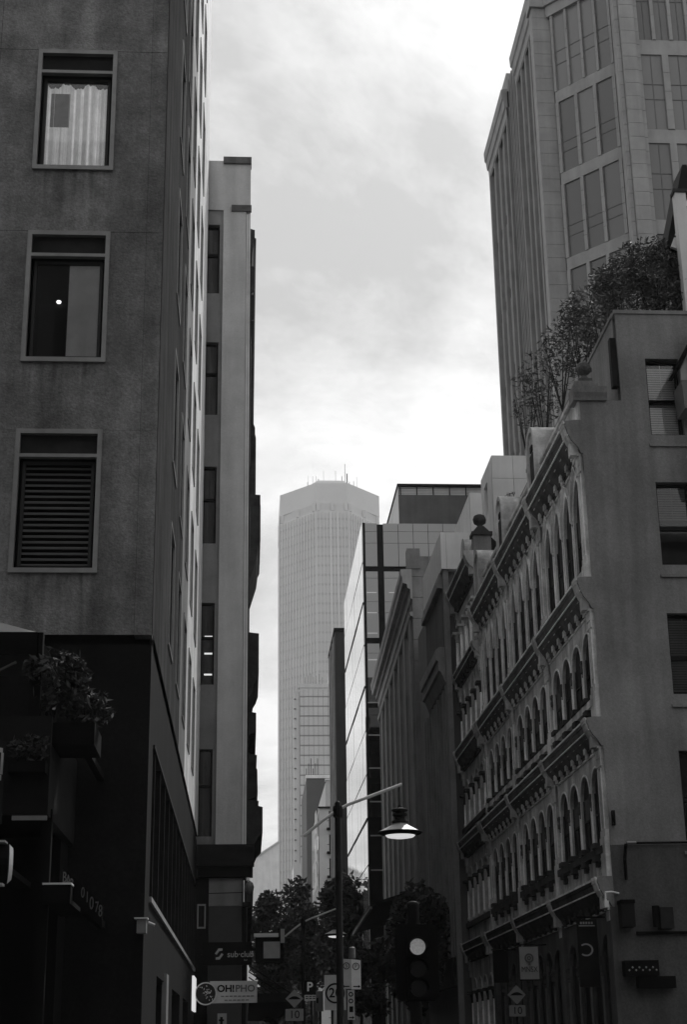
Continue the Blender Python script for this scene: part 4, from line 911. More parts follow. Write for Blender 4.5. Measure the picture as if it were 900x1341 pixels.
    MB(FS_).box(0, 24, zz(20), zz(65.4), .51, .6).build('street_wall', DARKP, T); MB(FS_).box(23.45, 24.02, zz(20), zz(63.2), -.02, 3).build('end_pier', PIERD, T)
office_tower()

# ------------------------------------------------------------------ trees and roof-garden plants
def tree(name, label, base, h, crown_z, rad, n, size, m, seed, group=None):
    rng = random.Random(seed); x, y = base
    T = thing(name, label, 'tree', (x, y, 0), group)
    t = MB(); p = Vector((x, y, 0)); r = .17 * h / 9; segs = 5; tops = []
    for k in range(segs):
        q_ = p + Vector((rng.uniform(-.12, .12), rng.uniform(-.12, .12), (crown_z + rad[2] * .3) / segs)); t.bar(p, q_, r, 9, r * .84); p = q_; r *= .84
    t.build('trunk', BARK, T)
    lm = MB(); cl = []
    for k in range(26):
        a = rng.uniform(0, 6.28); e = rng.uniform(-.5, 1); rr = rng.uniform(.35, .92)
        c = Vector((x + rad[0] * rr * math.cos(a) * math.sqrt(max(.1, 1 - e * e * .8)), y + rad[1] * rr * math.sin(a) * math.sqrt(max(.1, 1 - e * e * .8)), crown_z + rad[2] * e * .92)); cl.append(c)
        s = Vector((x, y, crown_z - rad[2] * .75 + rng.uniform(0, rad[2] * .7))); mid = (s + c) / 2 + Vector((0, 0, -.15 * rad[2]))
        lm.bar(s, mid, .06, 5, .04); lm.bar(mid, c, .04, 5, .012)
    lm.build('limb', BARK, T)
    f = MB()
    for c in cl:
        k = rng.uniform(.28, .46); leaves(f, c, (rad[0] * k, rad[1] * k, rad[2] * k * .8), n // 26, size, rng, fill=.15)
    f.build('crown', m, T)
tree('street_tree', 'bushy dark tree rising behind the lamp pole, below the cream balconies', (6.5, 150), 16, 10.8, (4.5, 3.4, 5.6), 7800, .30, LEAF, 1)
tree('street_tree', 'dark tree whose crown fills the space below the mirror-bright office side', (8.2, 128), 14, 9.2, (3.0, 3.0, 4.9), 6000, .28, LEAF, 2)
tree('street_tree', 'sunlit tree against the pale end wall, just past the grey rendered building', (1.9, 118), 12.5, 8.6, (1.7, 2.4, 3.6), 4200, .22, LEAF2, 3)
tree('street_tree', 'shadowy tree behind the traffic signal, below the hanging lamp', (7.9, 73), 8.4, 5.9, (1.9, 2.4, 2.6), 3800, .20, LEAF, 4)
tree('street_tree', 'low shadowy tree between the speed sign and the traffic signal', (5.9, 84), 7, 4.6, (1.6, 2.0, 1.9), 2600, .18, LEAF, 5)
tree('street_tree', 'dim tree standing under the lowest cornice near the hump sign post', (8.6, 82), 8, 4.9, (1.2, 2.2, 2.4), 2200, .2, LEAF, 6)

tree('street_tree', 'dark far street tree on the kerb under the speed sign', (2.9, 170), 12, 7.0, (3.0, 3.4, 4.6), 3600, .30, LEAF, 7)
tree('street_tree', 'dark far street tree low between the two lamp poles', (6.0, 205), 12, 6.5, (3.4, 3.4, 5.0), 3600, .32, LEAF, 8)
tree('street_tree', 'dark street tree low behind the light box sign', (1.9, 98), 7, 4.3, (1.5, 2.0, 1.9), 2600, .18, LEAF, 9)

def shrub(label, c, rad, n, size, seed, name='roof_shrub', group='shrubs along the roof garden edge', m=None, stems=6, zb=None, long=3.0):
    rng = random.Random(seed); zb = c[2] - rad[2] if zb is None else zb
    T = thing(name, label, 'shrub', (c[0], c[1], zb), group)
    f = MB(); leaves(f, c, rad, n // 3, size, rng, long, .2)
    for _ in range(10):
        d = Vector((rng.gauss(0, 1), rng.gauss(0, 1), rng.gauss(.3, .8))).normalized(); cc = Vector(c) + Vector((d.x * rad[0], d.y * rad[1], d.z * rad[2])) * rng.uniform(.6, 1.0)
        leaves(f, cc, (rad[0] * .38, rad[1] * .38, rad[2] * .36), n // 15, size, rng, long, .1)
    f.build('foliage', m or LEAF, T)
    s = MB()
    for _ in range(stems):
        a = rng.uniform(0, 6.28); e = Vector((c[0] + rad[0] * .7 * math.cos(a), c[1] + rad[1] * .7 * math.sin(a), c[2] + rad[2] * rng.uniform(.2, .9)))
        s.bar((c[0], c[1], zb), e, .03, 5, .01)
    s.build('stem', BARK, T)
def roof_garden():
    spec = [('dense shrub tallest in the roof garden, in front of the stone tower windows', (13.1, 44.2, 25.0), (1.0, .9, 1.75), 22.9), ('shrub on the roof edge beside the tallest garden shrub', (12.35, 45.2, 25.0), (.9, 1.0, 1.65), 22.9),
            ('full shrub third along the roof edge from the shelter', (11.9, 46.6, 25.1), (.85, 1.1, 1.7), 22.9), ('broad shrub spilling over the middle of the attic wall', (11.5, 48.2, 25.0), (.8, 1.2, 1.75), 22.9),
            ('shrub between the broad middle shrub and the drooping one', (11.1, 49.9, 24.8), (.8, 1.2, 1.7), 22.9), ('drooping shrub hanging past the attic wall towards the finned tower side', (10.75, 51.6, 24.6), (.75, 1.3, 1.6), 22.0),
            ('shaggy shrub at the far end of the attic wall', (10.5, 53.4, 24.6), (.6, 1.1, 1.2), 22.0),
            ('shrub under the white-edged roof gable', (14.0, 43.9, 24.5), (.8, .8, 1.3), 22.9), ('small tuft growing on the terrace parapet behind the nearest ball', (10.5, 58.0, 21.7), (.4, .9, 1.0), 20.3), ('shrub squeezed between the chimney stack and the tallest garden shrub', (13.6, 45.2, 25.6), (.7, .8, 1.3), 22.9)]
    for i, (l_, c, r, zb) in enumerate(spec): shrub(l_, c, r, (2500, 2100, 1800, 1300, 850, 560, 400, 2000, 300, 2200)[i], .062, 20 + i, zb=zb, long=3.2, m=mat('garden_leaf', .09, .7, .35, 1.2, spec=.1))
    MB_ = MB().box(11.6, 15.5, 43.2, 60, 22.5, 22.95)
    P = setp(MB_.build('roof_planter', SOOT), 'dark soil bed along the roof edge holding the shrubs', 'planter')
    # gabled shelter and chimney at the roof edge
    T = thing('roof_shelter', 'dark gabled roof shelter with a bright white edge board above the shrubs', 'shelter', (14.6, 44.2, 22.9))
    MB(lambda x, z, y: (x, y, z)).prism([(13.55, 26.2), (14.35, 29.3), (14.5, 29.3), (14.7, 26.2)], 43.9, 45.0).build('gable', SOOT, T)
    MB(lambda x, z, y: (x, y, z)).prism([(13.62, 26.05), (14.85, 29.2), (14.85, 27.2), (13.95, 25.9)], 43.6, 43.72).build('edge_board', WHITE, T)
    ring_ = MB(); ring(ring_, (13.93, 26.4), .05, .13, 43.59, 43.6, 8); ring_.box(13.90, 13.96, 43.58, 43.6, 26.2, 26.62).box(13.75, 14.1, 43.58, 43.6, 26.38, 26.44).build('emblem', BLACK, T)
    MB().box(13.8, 16, 43.45, 43.58, 27.35, 27.46).build('beam', BLACK, T); MB().box(14.05, 14.4, 43.6, 43.89, 22.9, 25.8).build('post', SOOT, T)
    MB().box(14.1, 16.0, 44.0, 45.5, 22.92, 26.0).build('shelter_wall', DARKP, T)
    T = thing('chimney', 'stubby grey chimney stack against the white edge board of the shelter', 'chimney', (13.95, 43.3, 22.9)); 
    MB().box(13.75, 14.1, 43.1, 43.44, 22.88, 27.75).build('stack', MIDP, T); MB().box(13.70, 14.15, 43.05, 43.48, 27.752, 27.87).build('cap', STONED, T)
roof_garden()

def oriel_glass():
    T = thing('glazed_canopy', 'pale glazed canopy with dark sloping edge against the plain side wall', 'canopy', (13.6, 41.6, 19))
    Y = 41.0
    MB(lambda x, z, y: (x, y, z)).prism([(12.62, 20.55), (13.6, 22.3), (13.6, 22.18), (12.74, 20.55)], Y, 41.98).build('edge_beam', BLACK, T)
    MB(lambda x, z, y: (x, y, z)).prism([(12.76, 20.53), (13.6, 22.14), (13.6, 20.2), (12.76, 20.2)], Y + .1, Y + .14).build('pane', mat('milky_glass', .30, .2, .05, 2), T)
    MB(lambda x, z, y: (x, y, z)).prism([(12.76, 20.19), (13.6, 20.19), (13.6, 19.3), (12.8, 19.3)], Y + .1, 41.98).build('side_panel', mat('panel_grey', .16, .7, .05, 2), T)
    MB().box(13.0, 13.08, Y + .02, Y + .09, 20.2, 20.95).build('bar', ALU, T)
    MB(lambda x, z, y: (x, y, z)).prism([(12.98, 18.1), (13.1, 18.5), (13.6, 18.9), (13.6, 17.2), (13.15, 17.2)], Y, 41.98).build('bracket', PALEP, T)
oriel_glass()

# ------------------------------------------------------------------ street lamps
def street_lamp():
    T = thing('street_lamp', 'tall street lamp with curved arm and wide conical shade, nearer of the two lamps', 'street lamp', (1.82, 31, 0), 'pendant street lamps along the kerb')
    MB().lathe([(.13, 0), (.13, .5), (.075, .6), (.062, 6.3), (.03, 6.34)], (1.82, 31, 0), 12).build('pole', SOOT, T, True)
    pts = [(1.14, 31, 5.66), (1.5, 31, 5.95), (1.82, 31, 6.17), (2.05, 31, 6.28), (2.3, 31, 6.37), (3.12, 31, 6.67)]
    MB().tube(pts, .032, 8).build('arm', mat('arm_paint', .6, .5, .1, 3), T); MB().lathe([(.09, 6.02), (.1, 6.06), (.1, 6.2), (.09, 6.24)], (1.82, 31, 0), 10).build('collar', SOOT, T)
    MB().bar((3.06, 31, 6.16), (3.06, 31, 6.65), .009, 6).build('hanger', SOOT, T)
    c = (3.06, 31, 0)
    MB().lathe([(.02, 6.26), (.05, 6.2), (.1, 6.19), (.16, 6.17), (.17, 6.14), (.1, 6.12), (.1, 6.10), (.15, 6.08), (.15, 6.05), (.1, 6.02), (.1, 5.97), (.16, 5.94), (.17, 5.90), (.15, 5.89)], c, 16).build('cap', SOOT, T)
    MB().lathe([(.15, 5.888), (.17, 5.86), (.44, 5.725)], c, 8).build('shade', mat('shade_metal', .42, .5, .1, 4, spec=.4), T)
    MB().lathe([(.44, 5.724), (.45, 5.71), (.40, 5.675), (.31, 5.655), (.30, 5.66)], c, 24).build('rim', BLACK, T)
    MB().lathe([(.30, 5.655), (.26, 5.62), (.15, 5.60), (0, 5.597)], c, 24).build('lens', LENS, T, True)
    d = dup(T, (.33, 29, .02), 'tall street lamp with pale shade, farther of the two, above the parking signs')
    d['group'] = T['group']
street_lamp()

# ------------------------------------------------------------------ traffic signal
def traffic_signal():
    T = thing('traffic_signal', 'black three-lens traffic signal on a pole with its top lens lit', 'traffic signal', (2.15, 20.2, 0))
    MB().lathe([(.075, -.14), (.075, 3.36), (.08, 3.37), (.08, 3.41), (.04, 3.43)], (2.14, 20.25, 0), 14).build('pole', SOOT, T, True)
    b = MB(lambda x, z, y: (x, y, z)); c = .06; x0, x1, z0, z1 = 1.88, 2.42, 2.20, 3.13
    b.prism([(x0 + c, z0), (x1 - c, z0), (x1, z0 + c), (x1, z1 - c), (x1 - c, z1), (x0 + c, z1), (x0, z1 - c), (x0, z0 + c)], 20.05, 20.07).build('target_board', BLACK, T)
    for z, mm in ((2.85, SIGNAL), (2.58, OLDGLASS), (2.35, OLDGLASS)):
        h = MB(lambda x, z_, y: (x, y, z_)).prism([(2.02, z - .12), (2.28, z - .12), (2.28, z + .12), (2.02, z + .12)], 19.95, 20.049).build('housing', BLACK, T)
        disc(MB(), (2.15, z), .098, 19.93, 19.949, 28).build('lens', mm, h)
        v = MB(); 
        for k in range(14):
            a, e = math.pi * (k / 14) * 1.1 - .15, math.pi * ((k + 1) / 14) * 1.1 - .15
            v.face([(2.15 + .112 * math.cos(a), 19.948, z + .112 * math.sin(a)), (2.15 + .112 * math.cos(e), 19.948, z + .112 * math.sin(e)), (2.15 + .112 * math.cos(e), 19.76, z + .112 * math.sin(e)), (2.15 + .112 * math.cos(a), 19.76, z + .112 * math.sin(a))])
        v.build('visor', BLACK, h)
    MB().box(2.1, 2.18, 20.07, 20.2, 2.3, 2.4).build('bracket', SOOT, T); MB().box(2.1, 2.18, 20.07, 20.2, 2.9, 3.0).build('bracket', SOOT, T)
traffic_signal()

# ------------------------------------------------------------------ road signs
def post(T, x, y, z1, r=.03): MB().bar((x, y, 0), (x, y, z1), r, 8).build('post', SOOT, T)
def plate(mb, x0, x1, z0, z1, y, t=.012): return mb.box(x0, x1, y, y + t, z0, z1)
def arrow(mb, x0, x1, z, y, head):
    mb.box(x0, x1, y - .003, y, z - .012, z + .012)
    e = x1 if head > 0 else x0; mb.face([(e, y - .003, z + .035), (e + head * .05, y - .003, z), (e, y - .003, z - .035)]); return mb
def signs():
    Y = 38.0
    T = thing('parking_sign', 'pair of white parking plates meeting at an angle, with a narrow plate below', 'road sign', (2.49, Y + .05, 0)); post(T, 2.49, Y + .06, 3.78, .035)
    MB(lambda x, z, y: (x, y, z)).prism([(2.28, 3.0), (2.492, 2.99), (2.492, 3.665), (2.28, 3.68)], Y - .03, Y - .015).build('plate', SIGNG, T)
    MB(lambda x, z, y: (x, y, z)).prism([(2.496, 2.98), (2.725, 2.98), (2.725, 3.64), (2.496, 3.665)], Y - .03, Y - .015).build('plate', SIGNW, T)
    y = Y - .034; r1, r2 = MB(), MB()
    ring(r1, (2.385, 3.515), .062, .08, y, y + .003).build('symbol_ring', BLACK, T); ring(r2, (2.61, 3.50), .066, .084, y, y + .003).build('symbol_ring', BLACK, T)
    text('lettering', 'S', .12, (2.385, y, 3.515), (0, -1, 0), BLACK, T, .002); text('lettering', 'P', .12, (2.61, y, 3.50), (0, -1, 0), BLACK, T, .002)
    arrow(MB(), 2.33, 2.45, 3.05, y, -1).build('arrow', BLACK, T); arrow(MB(), 2.54, 2.66, 3.045, y, 1).build('arrow', BLACK, T)
    plate(MB(), 2.40, 2.565, 2.30, 2.965, Y - .03).build('lower_plate', SIGNG, T)
    for z in (2.87, 2.72): ring(MB(), (2.48, z), .03, .055, y, y + .003, 16).build('symbol_ring', BLACK, T)
    MB().box(2.44, 2.53, y, y + .003, 2.47, 2.6).build('symbol', BLACK, T); arrow(MB(), 2.43, 2.51, 2.35, y, 1).build('arrow', BLACK, T)
    MB().lathe([(.07, 3.68), (.085, 3.7), (.085, 3.93), (.05, 3.95)], (2.53, Y + .06, 0), 12).build('post_cap', mat('galvanised', .2, .4, .2, 6, metal=.6), T)
    Y = 45.0
    T = thing('speed_sign', 'square speed sign with a black ring round the number 20', 'road sign', (2.42, Y + .05, 0)); post(T, 2.42, Y + .06, 3.5)
    plate(MB(), 2.20, 2.80, 2.68, 3.62, Y - .012).build('plate', SIGNG, T); ring(MB(), (2.5, 3.13), .225, .275, Y - .018, Y - .013, 32).build('speed_ring', BLACK, T)
    text('lettering', '20', .36, (2.5, Y - .016, 3.13), (0, -1, 0), BLACK, T, .002, bold=.015)
    T = thing('sign_back', 'small grey plate fixed beside the speed sign', 'road sign', (2.1, Y + .3, 0)); post(T, 2.1, Y + .36, 3.0); plate(MB(), 1.96, 2.18, 2.66, 3.2, Y + .3).build('plate', mat('dull_plate', .12, .6, .1, 5), T)
    MB().box(1.99, 2.04, Y + .294, Y + .299, 2.88, 3.02).build('symbol', BLACK, T)
    T = thing('parking_direction_sign', 'black plate with a white letter P above a small grey plate', 'road sign', (1.84, Y + .05, 0)); post(T, 1.84, Y + .06, 3.45)
    plate(MB(), 1.64, 1.96, 3.10, 3.48, Y - .012).build('plate', BLACK, T); plate(MB(), 1.64, 1.96, 2.94, 3.09, Y - .012).build('lower_plate', SIGNG, T)
    text('lettering', 'P', .34, (1.79, Y - .015, 3.30), (0, -1, 0), SIGNW, T, .002, bold=.02)
    for z in (3.055, 3.0): 
        for k in range(3): MB().box(1.67 + .1 * k, 1.745 + .1 * k, Y - .015, Y - .0125, z - .012, z + .012).build('print_line', BLACK, T)
    def hump(lab, x, y, z, s):
        T = thing('hump_sign', lab, 'road sign', (x, y + .05, 0)); post(T, x, y + .04, z - .1)
        MB(lambda a, b, c: (a, c, b)).prism([(x, z - s), (x + s, z), (x, z + s), (x - s, z)], y - .012, y).build('plate', mat('yellow_plate', .22, .5, .06, 4), T)
        pts = [(x - s * .72, z - .02)] + [(x + s * .72 * math.sin(t), z - .02 + s * .34 * math.cos(t) ** 2) for t in [math.pi / 2 * (k / 5) for k in range(-5, 6)]] + [(x + s * .72, z - .02)]
        MB(lambda a, b, c: (a, c, b)).prism(pts, y - .016, y - .0125).build('hump_symbol', BLACK, T)
        plate(MB(), x - .25, x + .25, z - s - .34, z - s - .02, y - .012).build('lower_plate', mat('yellow_plate', .22), T); text('lettering', '10', .3, (x, y - .016, z - s - .18), (0, -1, 0), BLACK, T, .002)
    hump('diamond road-hump sign with a 10 plate, beside the black P plate', 1.36, 45, 3.0, .25)
    hump('diamond road-hump sign with a 10 plate, in front of the ornate terrace', 8.12, 48, 3.12, .28)
signs()

# ------------------------------------------------------------------ signs hung from the buildings
def hung_signs():
    T = thing('club_sign', 'black hanging panel with a pale looped emblem and pale lettering', 'sign', (-.5, 48.2, 4.1))
    MB().box(-1.30, .19, 48.18, 48.3, 4.08, 4.74).build('panel', BLACK, T)
    e = MB(lambda x, z, y: (x, y, z)); c = (-.80, 4.40)
    for sg in (1, -1): e.prism([(c[0] - sg * .13, c[1] + sg * .01), (c[0] - sg * .02, c[1] + sg * .16), (c[0] + sg * .1, c[1] + sg * .16), (c[0] + sg * .10, c[1] + sg * .10), (c[0] + sg * .0, c[1] + sg * .08), (c[0] - sg * .07, c[1] - sg * .02)], 48.165, 48.179)
    e.build('emblem', SIGNG, T); text('lettering', 'sub·club', .24, (-.16, 48.17, 4.38), (0, -1, 0), mat('letter_grey', .34, .6, 0), T, .004, bold=.012)
    text('lettering', 'bar', .08, (.0, 48.17, 4.22), (0, -1, 0), mat('letter_grey', .26), T, .004)
    MB().box(-1.35, .1, 48.31, 48.62, 4.4, 4.46).build('bracket', SOOT, T)
    T = thing('restaurant_sign', 'pale wide board with a round picture at one end and dark lettering', 'sign', (-.6, 47.7, 2.95))
    MB().box(-1.05, .34, 47.66, 47.8, 2.98, 3.60).build('panel', SIGNG, T)
    disc(MB(), (-1.17, 3.25), .31, 47.63, 47.80, 32).build('picture_disc', SOOT, T); ring(MB(), (-1.17, 3.25), .29, .325, 47.615, 47.629, 32).build('disc_rim', SIGNG, T)
    r = random.Random(4); g = MB()
    for _ in range(34):
        a, q_ = r.uniform(0, 6.28), r.uniform(0, .25); x, z = -1.17 + q_ * math.cos(a), 3.25 + q_ * math.sin(a); d = r.uniform(0, 6.28); l = r.uniform(.02, .06)
        g.face([(x, 47.622, z), (x + l * math.cos(d), 47.622, z + l * math.sin(d)), (x + l * math.cos(d) + .02, 47.622, z + l * math.sin(d) + .015), (x + .02, 47.622, z + .02)])
    setp(g.build('picture', SIGNG, T), kind='stuff')
    text('lettering', 'OH!', .27, (-.58, 47.655, 3.38), (0, -1, 0), BLACK, T, .006, sx=1.05, bold=.03); text('lettering', 'PHO', .27, (-.01, 47.655, 3.38), (0, -1, 0), mat('letter_dull', .11, .6, 0), T, .004, sx=1.05, bold=.025)
    for z, n in ((3.17, 8), (3.06, 6)):
        for k in range(n): MB().box(-.72 + .125 * k + (.1 if n == 6 else 0), -.63 + .125 * k + (.1 if n == 6 else 0), 47.65, 47.659, z - .015, z + .015).build('print_line', mat('letter_dull', .11), T)
    MB().box(-.9, -.8, 47.8, 48.62, 3.3, 3.36).build('bracket', SOOT, T)
    T = thing('light_box_sign', 'dark boxed sign with a bright white top edge over the footpath', 'sign', (.8, 60, 4.7))
    MB().box(.36, 1.42, 60, 60.6, 4.75, 5.66).build('box', BLACK, T); MB().box(.30, 1.22, 59.9, 60.7, 5.665, 5.80).build('top_edge', WHITE, T); MB().box(.66, 1.28, 59.985, 59.999, 4.9, 5.50).build('panel', SIGNG, T); MB().box(1.3, 1.45, 59.85, 59.99, 5.45, 5.95).build('end_block', SIGNG, T); MB().box(.0, .36, 60.2, 60.4, 5.2, 5.3).build('bracket', SOOT, T)
    T = thing('wall_lamp', 'small wall lantern with a round globe on the grey building corner', 'lamp', (.06, 48.9, 6))
    MB().box(.0, .1, 48.6, 48.8, 6.6, 6.68).build('bracket', PALEP, T); MB().box(-.09, -.05, 48.62, 48.9, 5.95, 6.6).build('back_plate', PALEP, T)
    MB().lathe([(.02, 6.58), (.1, 6.52), (.14, 6.4), (.12, 6.28), (.05, 6.2), (0, 6.19)], (.1, 48.6, 0), 14).build('globe', mat('globe_glass', .12, .2, 0), T, True); MB().box(-.1, .14, 48.5, 48.9, 5.83, 5.94).build('base', SOOT, T)
    MB().bar((-1.53, 48.75, 6.22), (-.05, 48.75, 6.25), .012, 6).build('cable', SOOT, T)
    T = thing('notice_sign', 'small white notice fixed low on the grey pilaster', 'sign', (-.75, 48.9, 2)); MB().box(-.84, -.56, 48.93, 48.957, 2.0, 2.72).build('plate', SIGNG, T); MB().box(-.76, -.68, 48.92, 48.929, 2.35, 2.62).build('symbol', BLACK, T); MB().box(-.80, -.64, 48.92, 48.929, 2.5, 2.55).build('symbol', BLACK, T)
    # banners on the terrace
    T = thing('hanging_banner', 'pale cloth banner with a round crest above dark capital letters', 'banner', (9.3, 52, 3.7))
    b = MB(); 
    for k in range(8):
        x0, x1 = 8.95 + .0775 * k, 8.95 + .0775 * (k + 1); w = lambda x: 52 + .02 * math.sin(x * 9)
        b.face([(x0, w(x0), 3.72), (x1, w(x1), 3.72), (x1, w(x1), 4.74), (x0, w(x0), 4.74)]); b.face([(x0, w(x0) + .008, 3.72), (x1, w(x1) + .008, 3.72), (x1, w(x1) + .008, 4.74), (x0, w(x0) + .008, 4.74)])
    b.build('cloth', SIGNG, T); gry = mat('print_grey', .13, .8, 0)
    ring(MB(), (9.26, 4.38), .10, .15, 51.965, 51.968, 20).build('crest', gry, T); ring(MB(), (9.26, 4.38), .03, .07, 51.965, 51.968, 12).build('crest', gry, T)
    MB().box(9.23, 9.29, 51.964, 51.967, 4.16, 4.27).build('crest', gry, T)
    text('lettering', 'MNSX', .25, (9.26, 51.966, 4.02), (0, -1, 0), mat('print_dark', .04, .8, 0), T, .001, sx=.8)
    MB().bar((8.85, 52, 4.80), (9.86, 52, 4.80), .025, 8).build('rod', BLACK, T); MB().bar((8.93, 52, 3.70), (9.6, 52, 3.70), .02, 8).build('rod', BLACK, T)
    T = thing('hanging_banner', 'black blank banner hung nearer the trees, beyond the pale crested banner', 'banner', (9.3, 58, 3.85)); MB().box(9.0, 9.56, 58, 58.03, 3.85, 4.97).build('cloth', BLACK, T); MB().bar((8.95, 58, 5.0), (9.86, 58, 5.0), .025, 8).build('rod', BLACK, T)
    T = thing('hanging_banner', 'dark banner with a pale ring emblem, nearest of the banners on the terrace', 'banner', (9.3, 43.2, 3.1)); MB().box(9.06, 9.62, 43.2, 43.23, 3.15, 4.92).build('cloth', SOOT, T); MB().bar((8.98, 43.2, 4.98), (9.86, 43.2, 4.98), .025, 8).build('rod', BLACK, T)
    e = MB()
    for k in range(20):
        a, c = -2.3 + 4.6 * k / 20, -2.3 + 4.6 * (k + 1) / 20
        e.face([(9.28 + .15 * math.cos(a), 43.19, 4.12 + .13 * math.sin(a)), (9.28 + .2 * math.cos(a), 43.19, 4.12 + .17 * math.sin(a)), (9.28 + .2 * math.cos(c), 43.19, 4.12 + .17 * math.sin(c)), (9.28 + .15 * math.cos(c), 43.19, 4.12 + .13 * math.sin(c))])
    e.build('emblem', SIGNG, T); MB().box(9.12, 9.56, 43.19, 43.199, 4.74, 4.77).build('print_line', SIGNG, T)
    for k in range(5): MB().box(9.16 + .075 * k, 9.21 + .075 * k, 43.19, 43.199, 4.80, 4.86).build('print_line', SIGNG, T)
    # small fixtures on the terrace side wall
    T = thing('security_camera', 'small white camera on a bent arm below the lowest cornice', 'camera', (9.7, 41.6, 5.6)); MB().tube([(10.0, 41.96, 5.5), (9.75, 41.7, 5.52), (9.55, 41.6, 5.5), (9.55, 41.6, 5.28)], .025, 8).build('arm', SIGNW, T); MB().box(9.49, 9.61, 41.5, 41.7, 5.1, 5.28).build('body', SIGNW, T)
    T = thing('wall_pipe', 'thin dark pipe with a bright end fitting running along the plain side wall', 'pipe', (11, 41.9, 6.8)); MB().tube([(10.3, 41.9, 6.82), (13.6, 41.9, 6.84)], .03, 8).build('pipe', BLACK, T); MB().tube([(10.28, 41.9, 6.8), (10.22, 41.9, 6.4), (10.22, 41.9, 5.85)], .045, 8).build('drop', BLACK, T); MB().bar((10.3, 41.85, 6.83), (10.55, 41.85, 6.83), .035, 8).build('fitting', ALU, T); MB().box(9.95, 10.03, 41.85, 41.97, 7.3, 7.7).build('junction_box', BLACK, T)
    T = thing('floodlight', 'dark drum floodlight with a grey body on the plain side wall', 'floodlight', (11, 41.7, 4.6)); MB().box(11.0, 11.35, 41.6, 41.97, 4.55, 5.1).build('body', DIM, T); MB().bar((10.92, 41.75, 4.6), (10.92, 41.75, 5.15), .1, 12).build('drum', BLACK, T); MB().box(10.4, 12.2, 41.9, 41.97, 4.42, 4.5).build('bracket', BLACK, T)
    T = thing('lantern_box', 'black box lamp hung under the end of the lowest cornice', 'lamp', (10.1, 41.7, 4.6)); MB().box(9.95, 10.3, 41.55, 41.97, 4.6, 5.2).build('body', SOOT, T); MB().box(9.93, 10.32, 41.53, 41.97, 5.202, 5.3).build('lid', BLACK, T)
    T = thing('bulb_sign', 'low dark sign box with a row of small bulbs on the side wall', 'sign', (10.5, 41.7, 3.2)); MB().box(9.95, 10.85, 41.6, 41.97, 3.36, 3.75).build('box', BLACK, T); MB().box(10.3, 11.3, 41.7, 41.97, 3.05, 3.35).build('lower_box', BLACK, T)
    for k in range(9): MB().lathe([(0, -.03), (.03, 0), (0, .03)], (10.05 + .09 * k, 41.58, 3.5 + .07 * (k % 2)), 8).build('bulb', SIGNG, T)
    T = thing('security_camera', 'grey boxy camera on the dark hotel base', 'camera', (-1.6, 23.9, 4)); MB().box(-1.62, -1.48, 23.75, 23.98, 3.32, 3.52).build('body', STONEJ, T); MB().box(-1.66, -1.46, 23.72, 23.99, 3.522, 3.54).build('hood', SIGNW, T); MB().bar((-1.46, 23.9, 3.48), (-1.36, 23.9, 3.44), .02, 6).build('arm', SIGNG, T)
hung_signs()

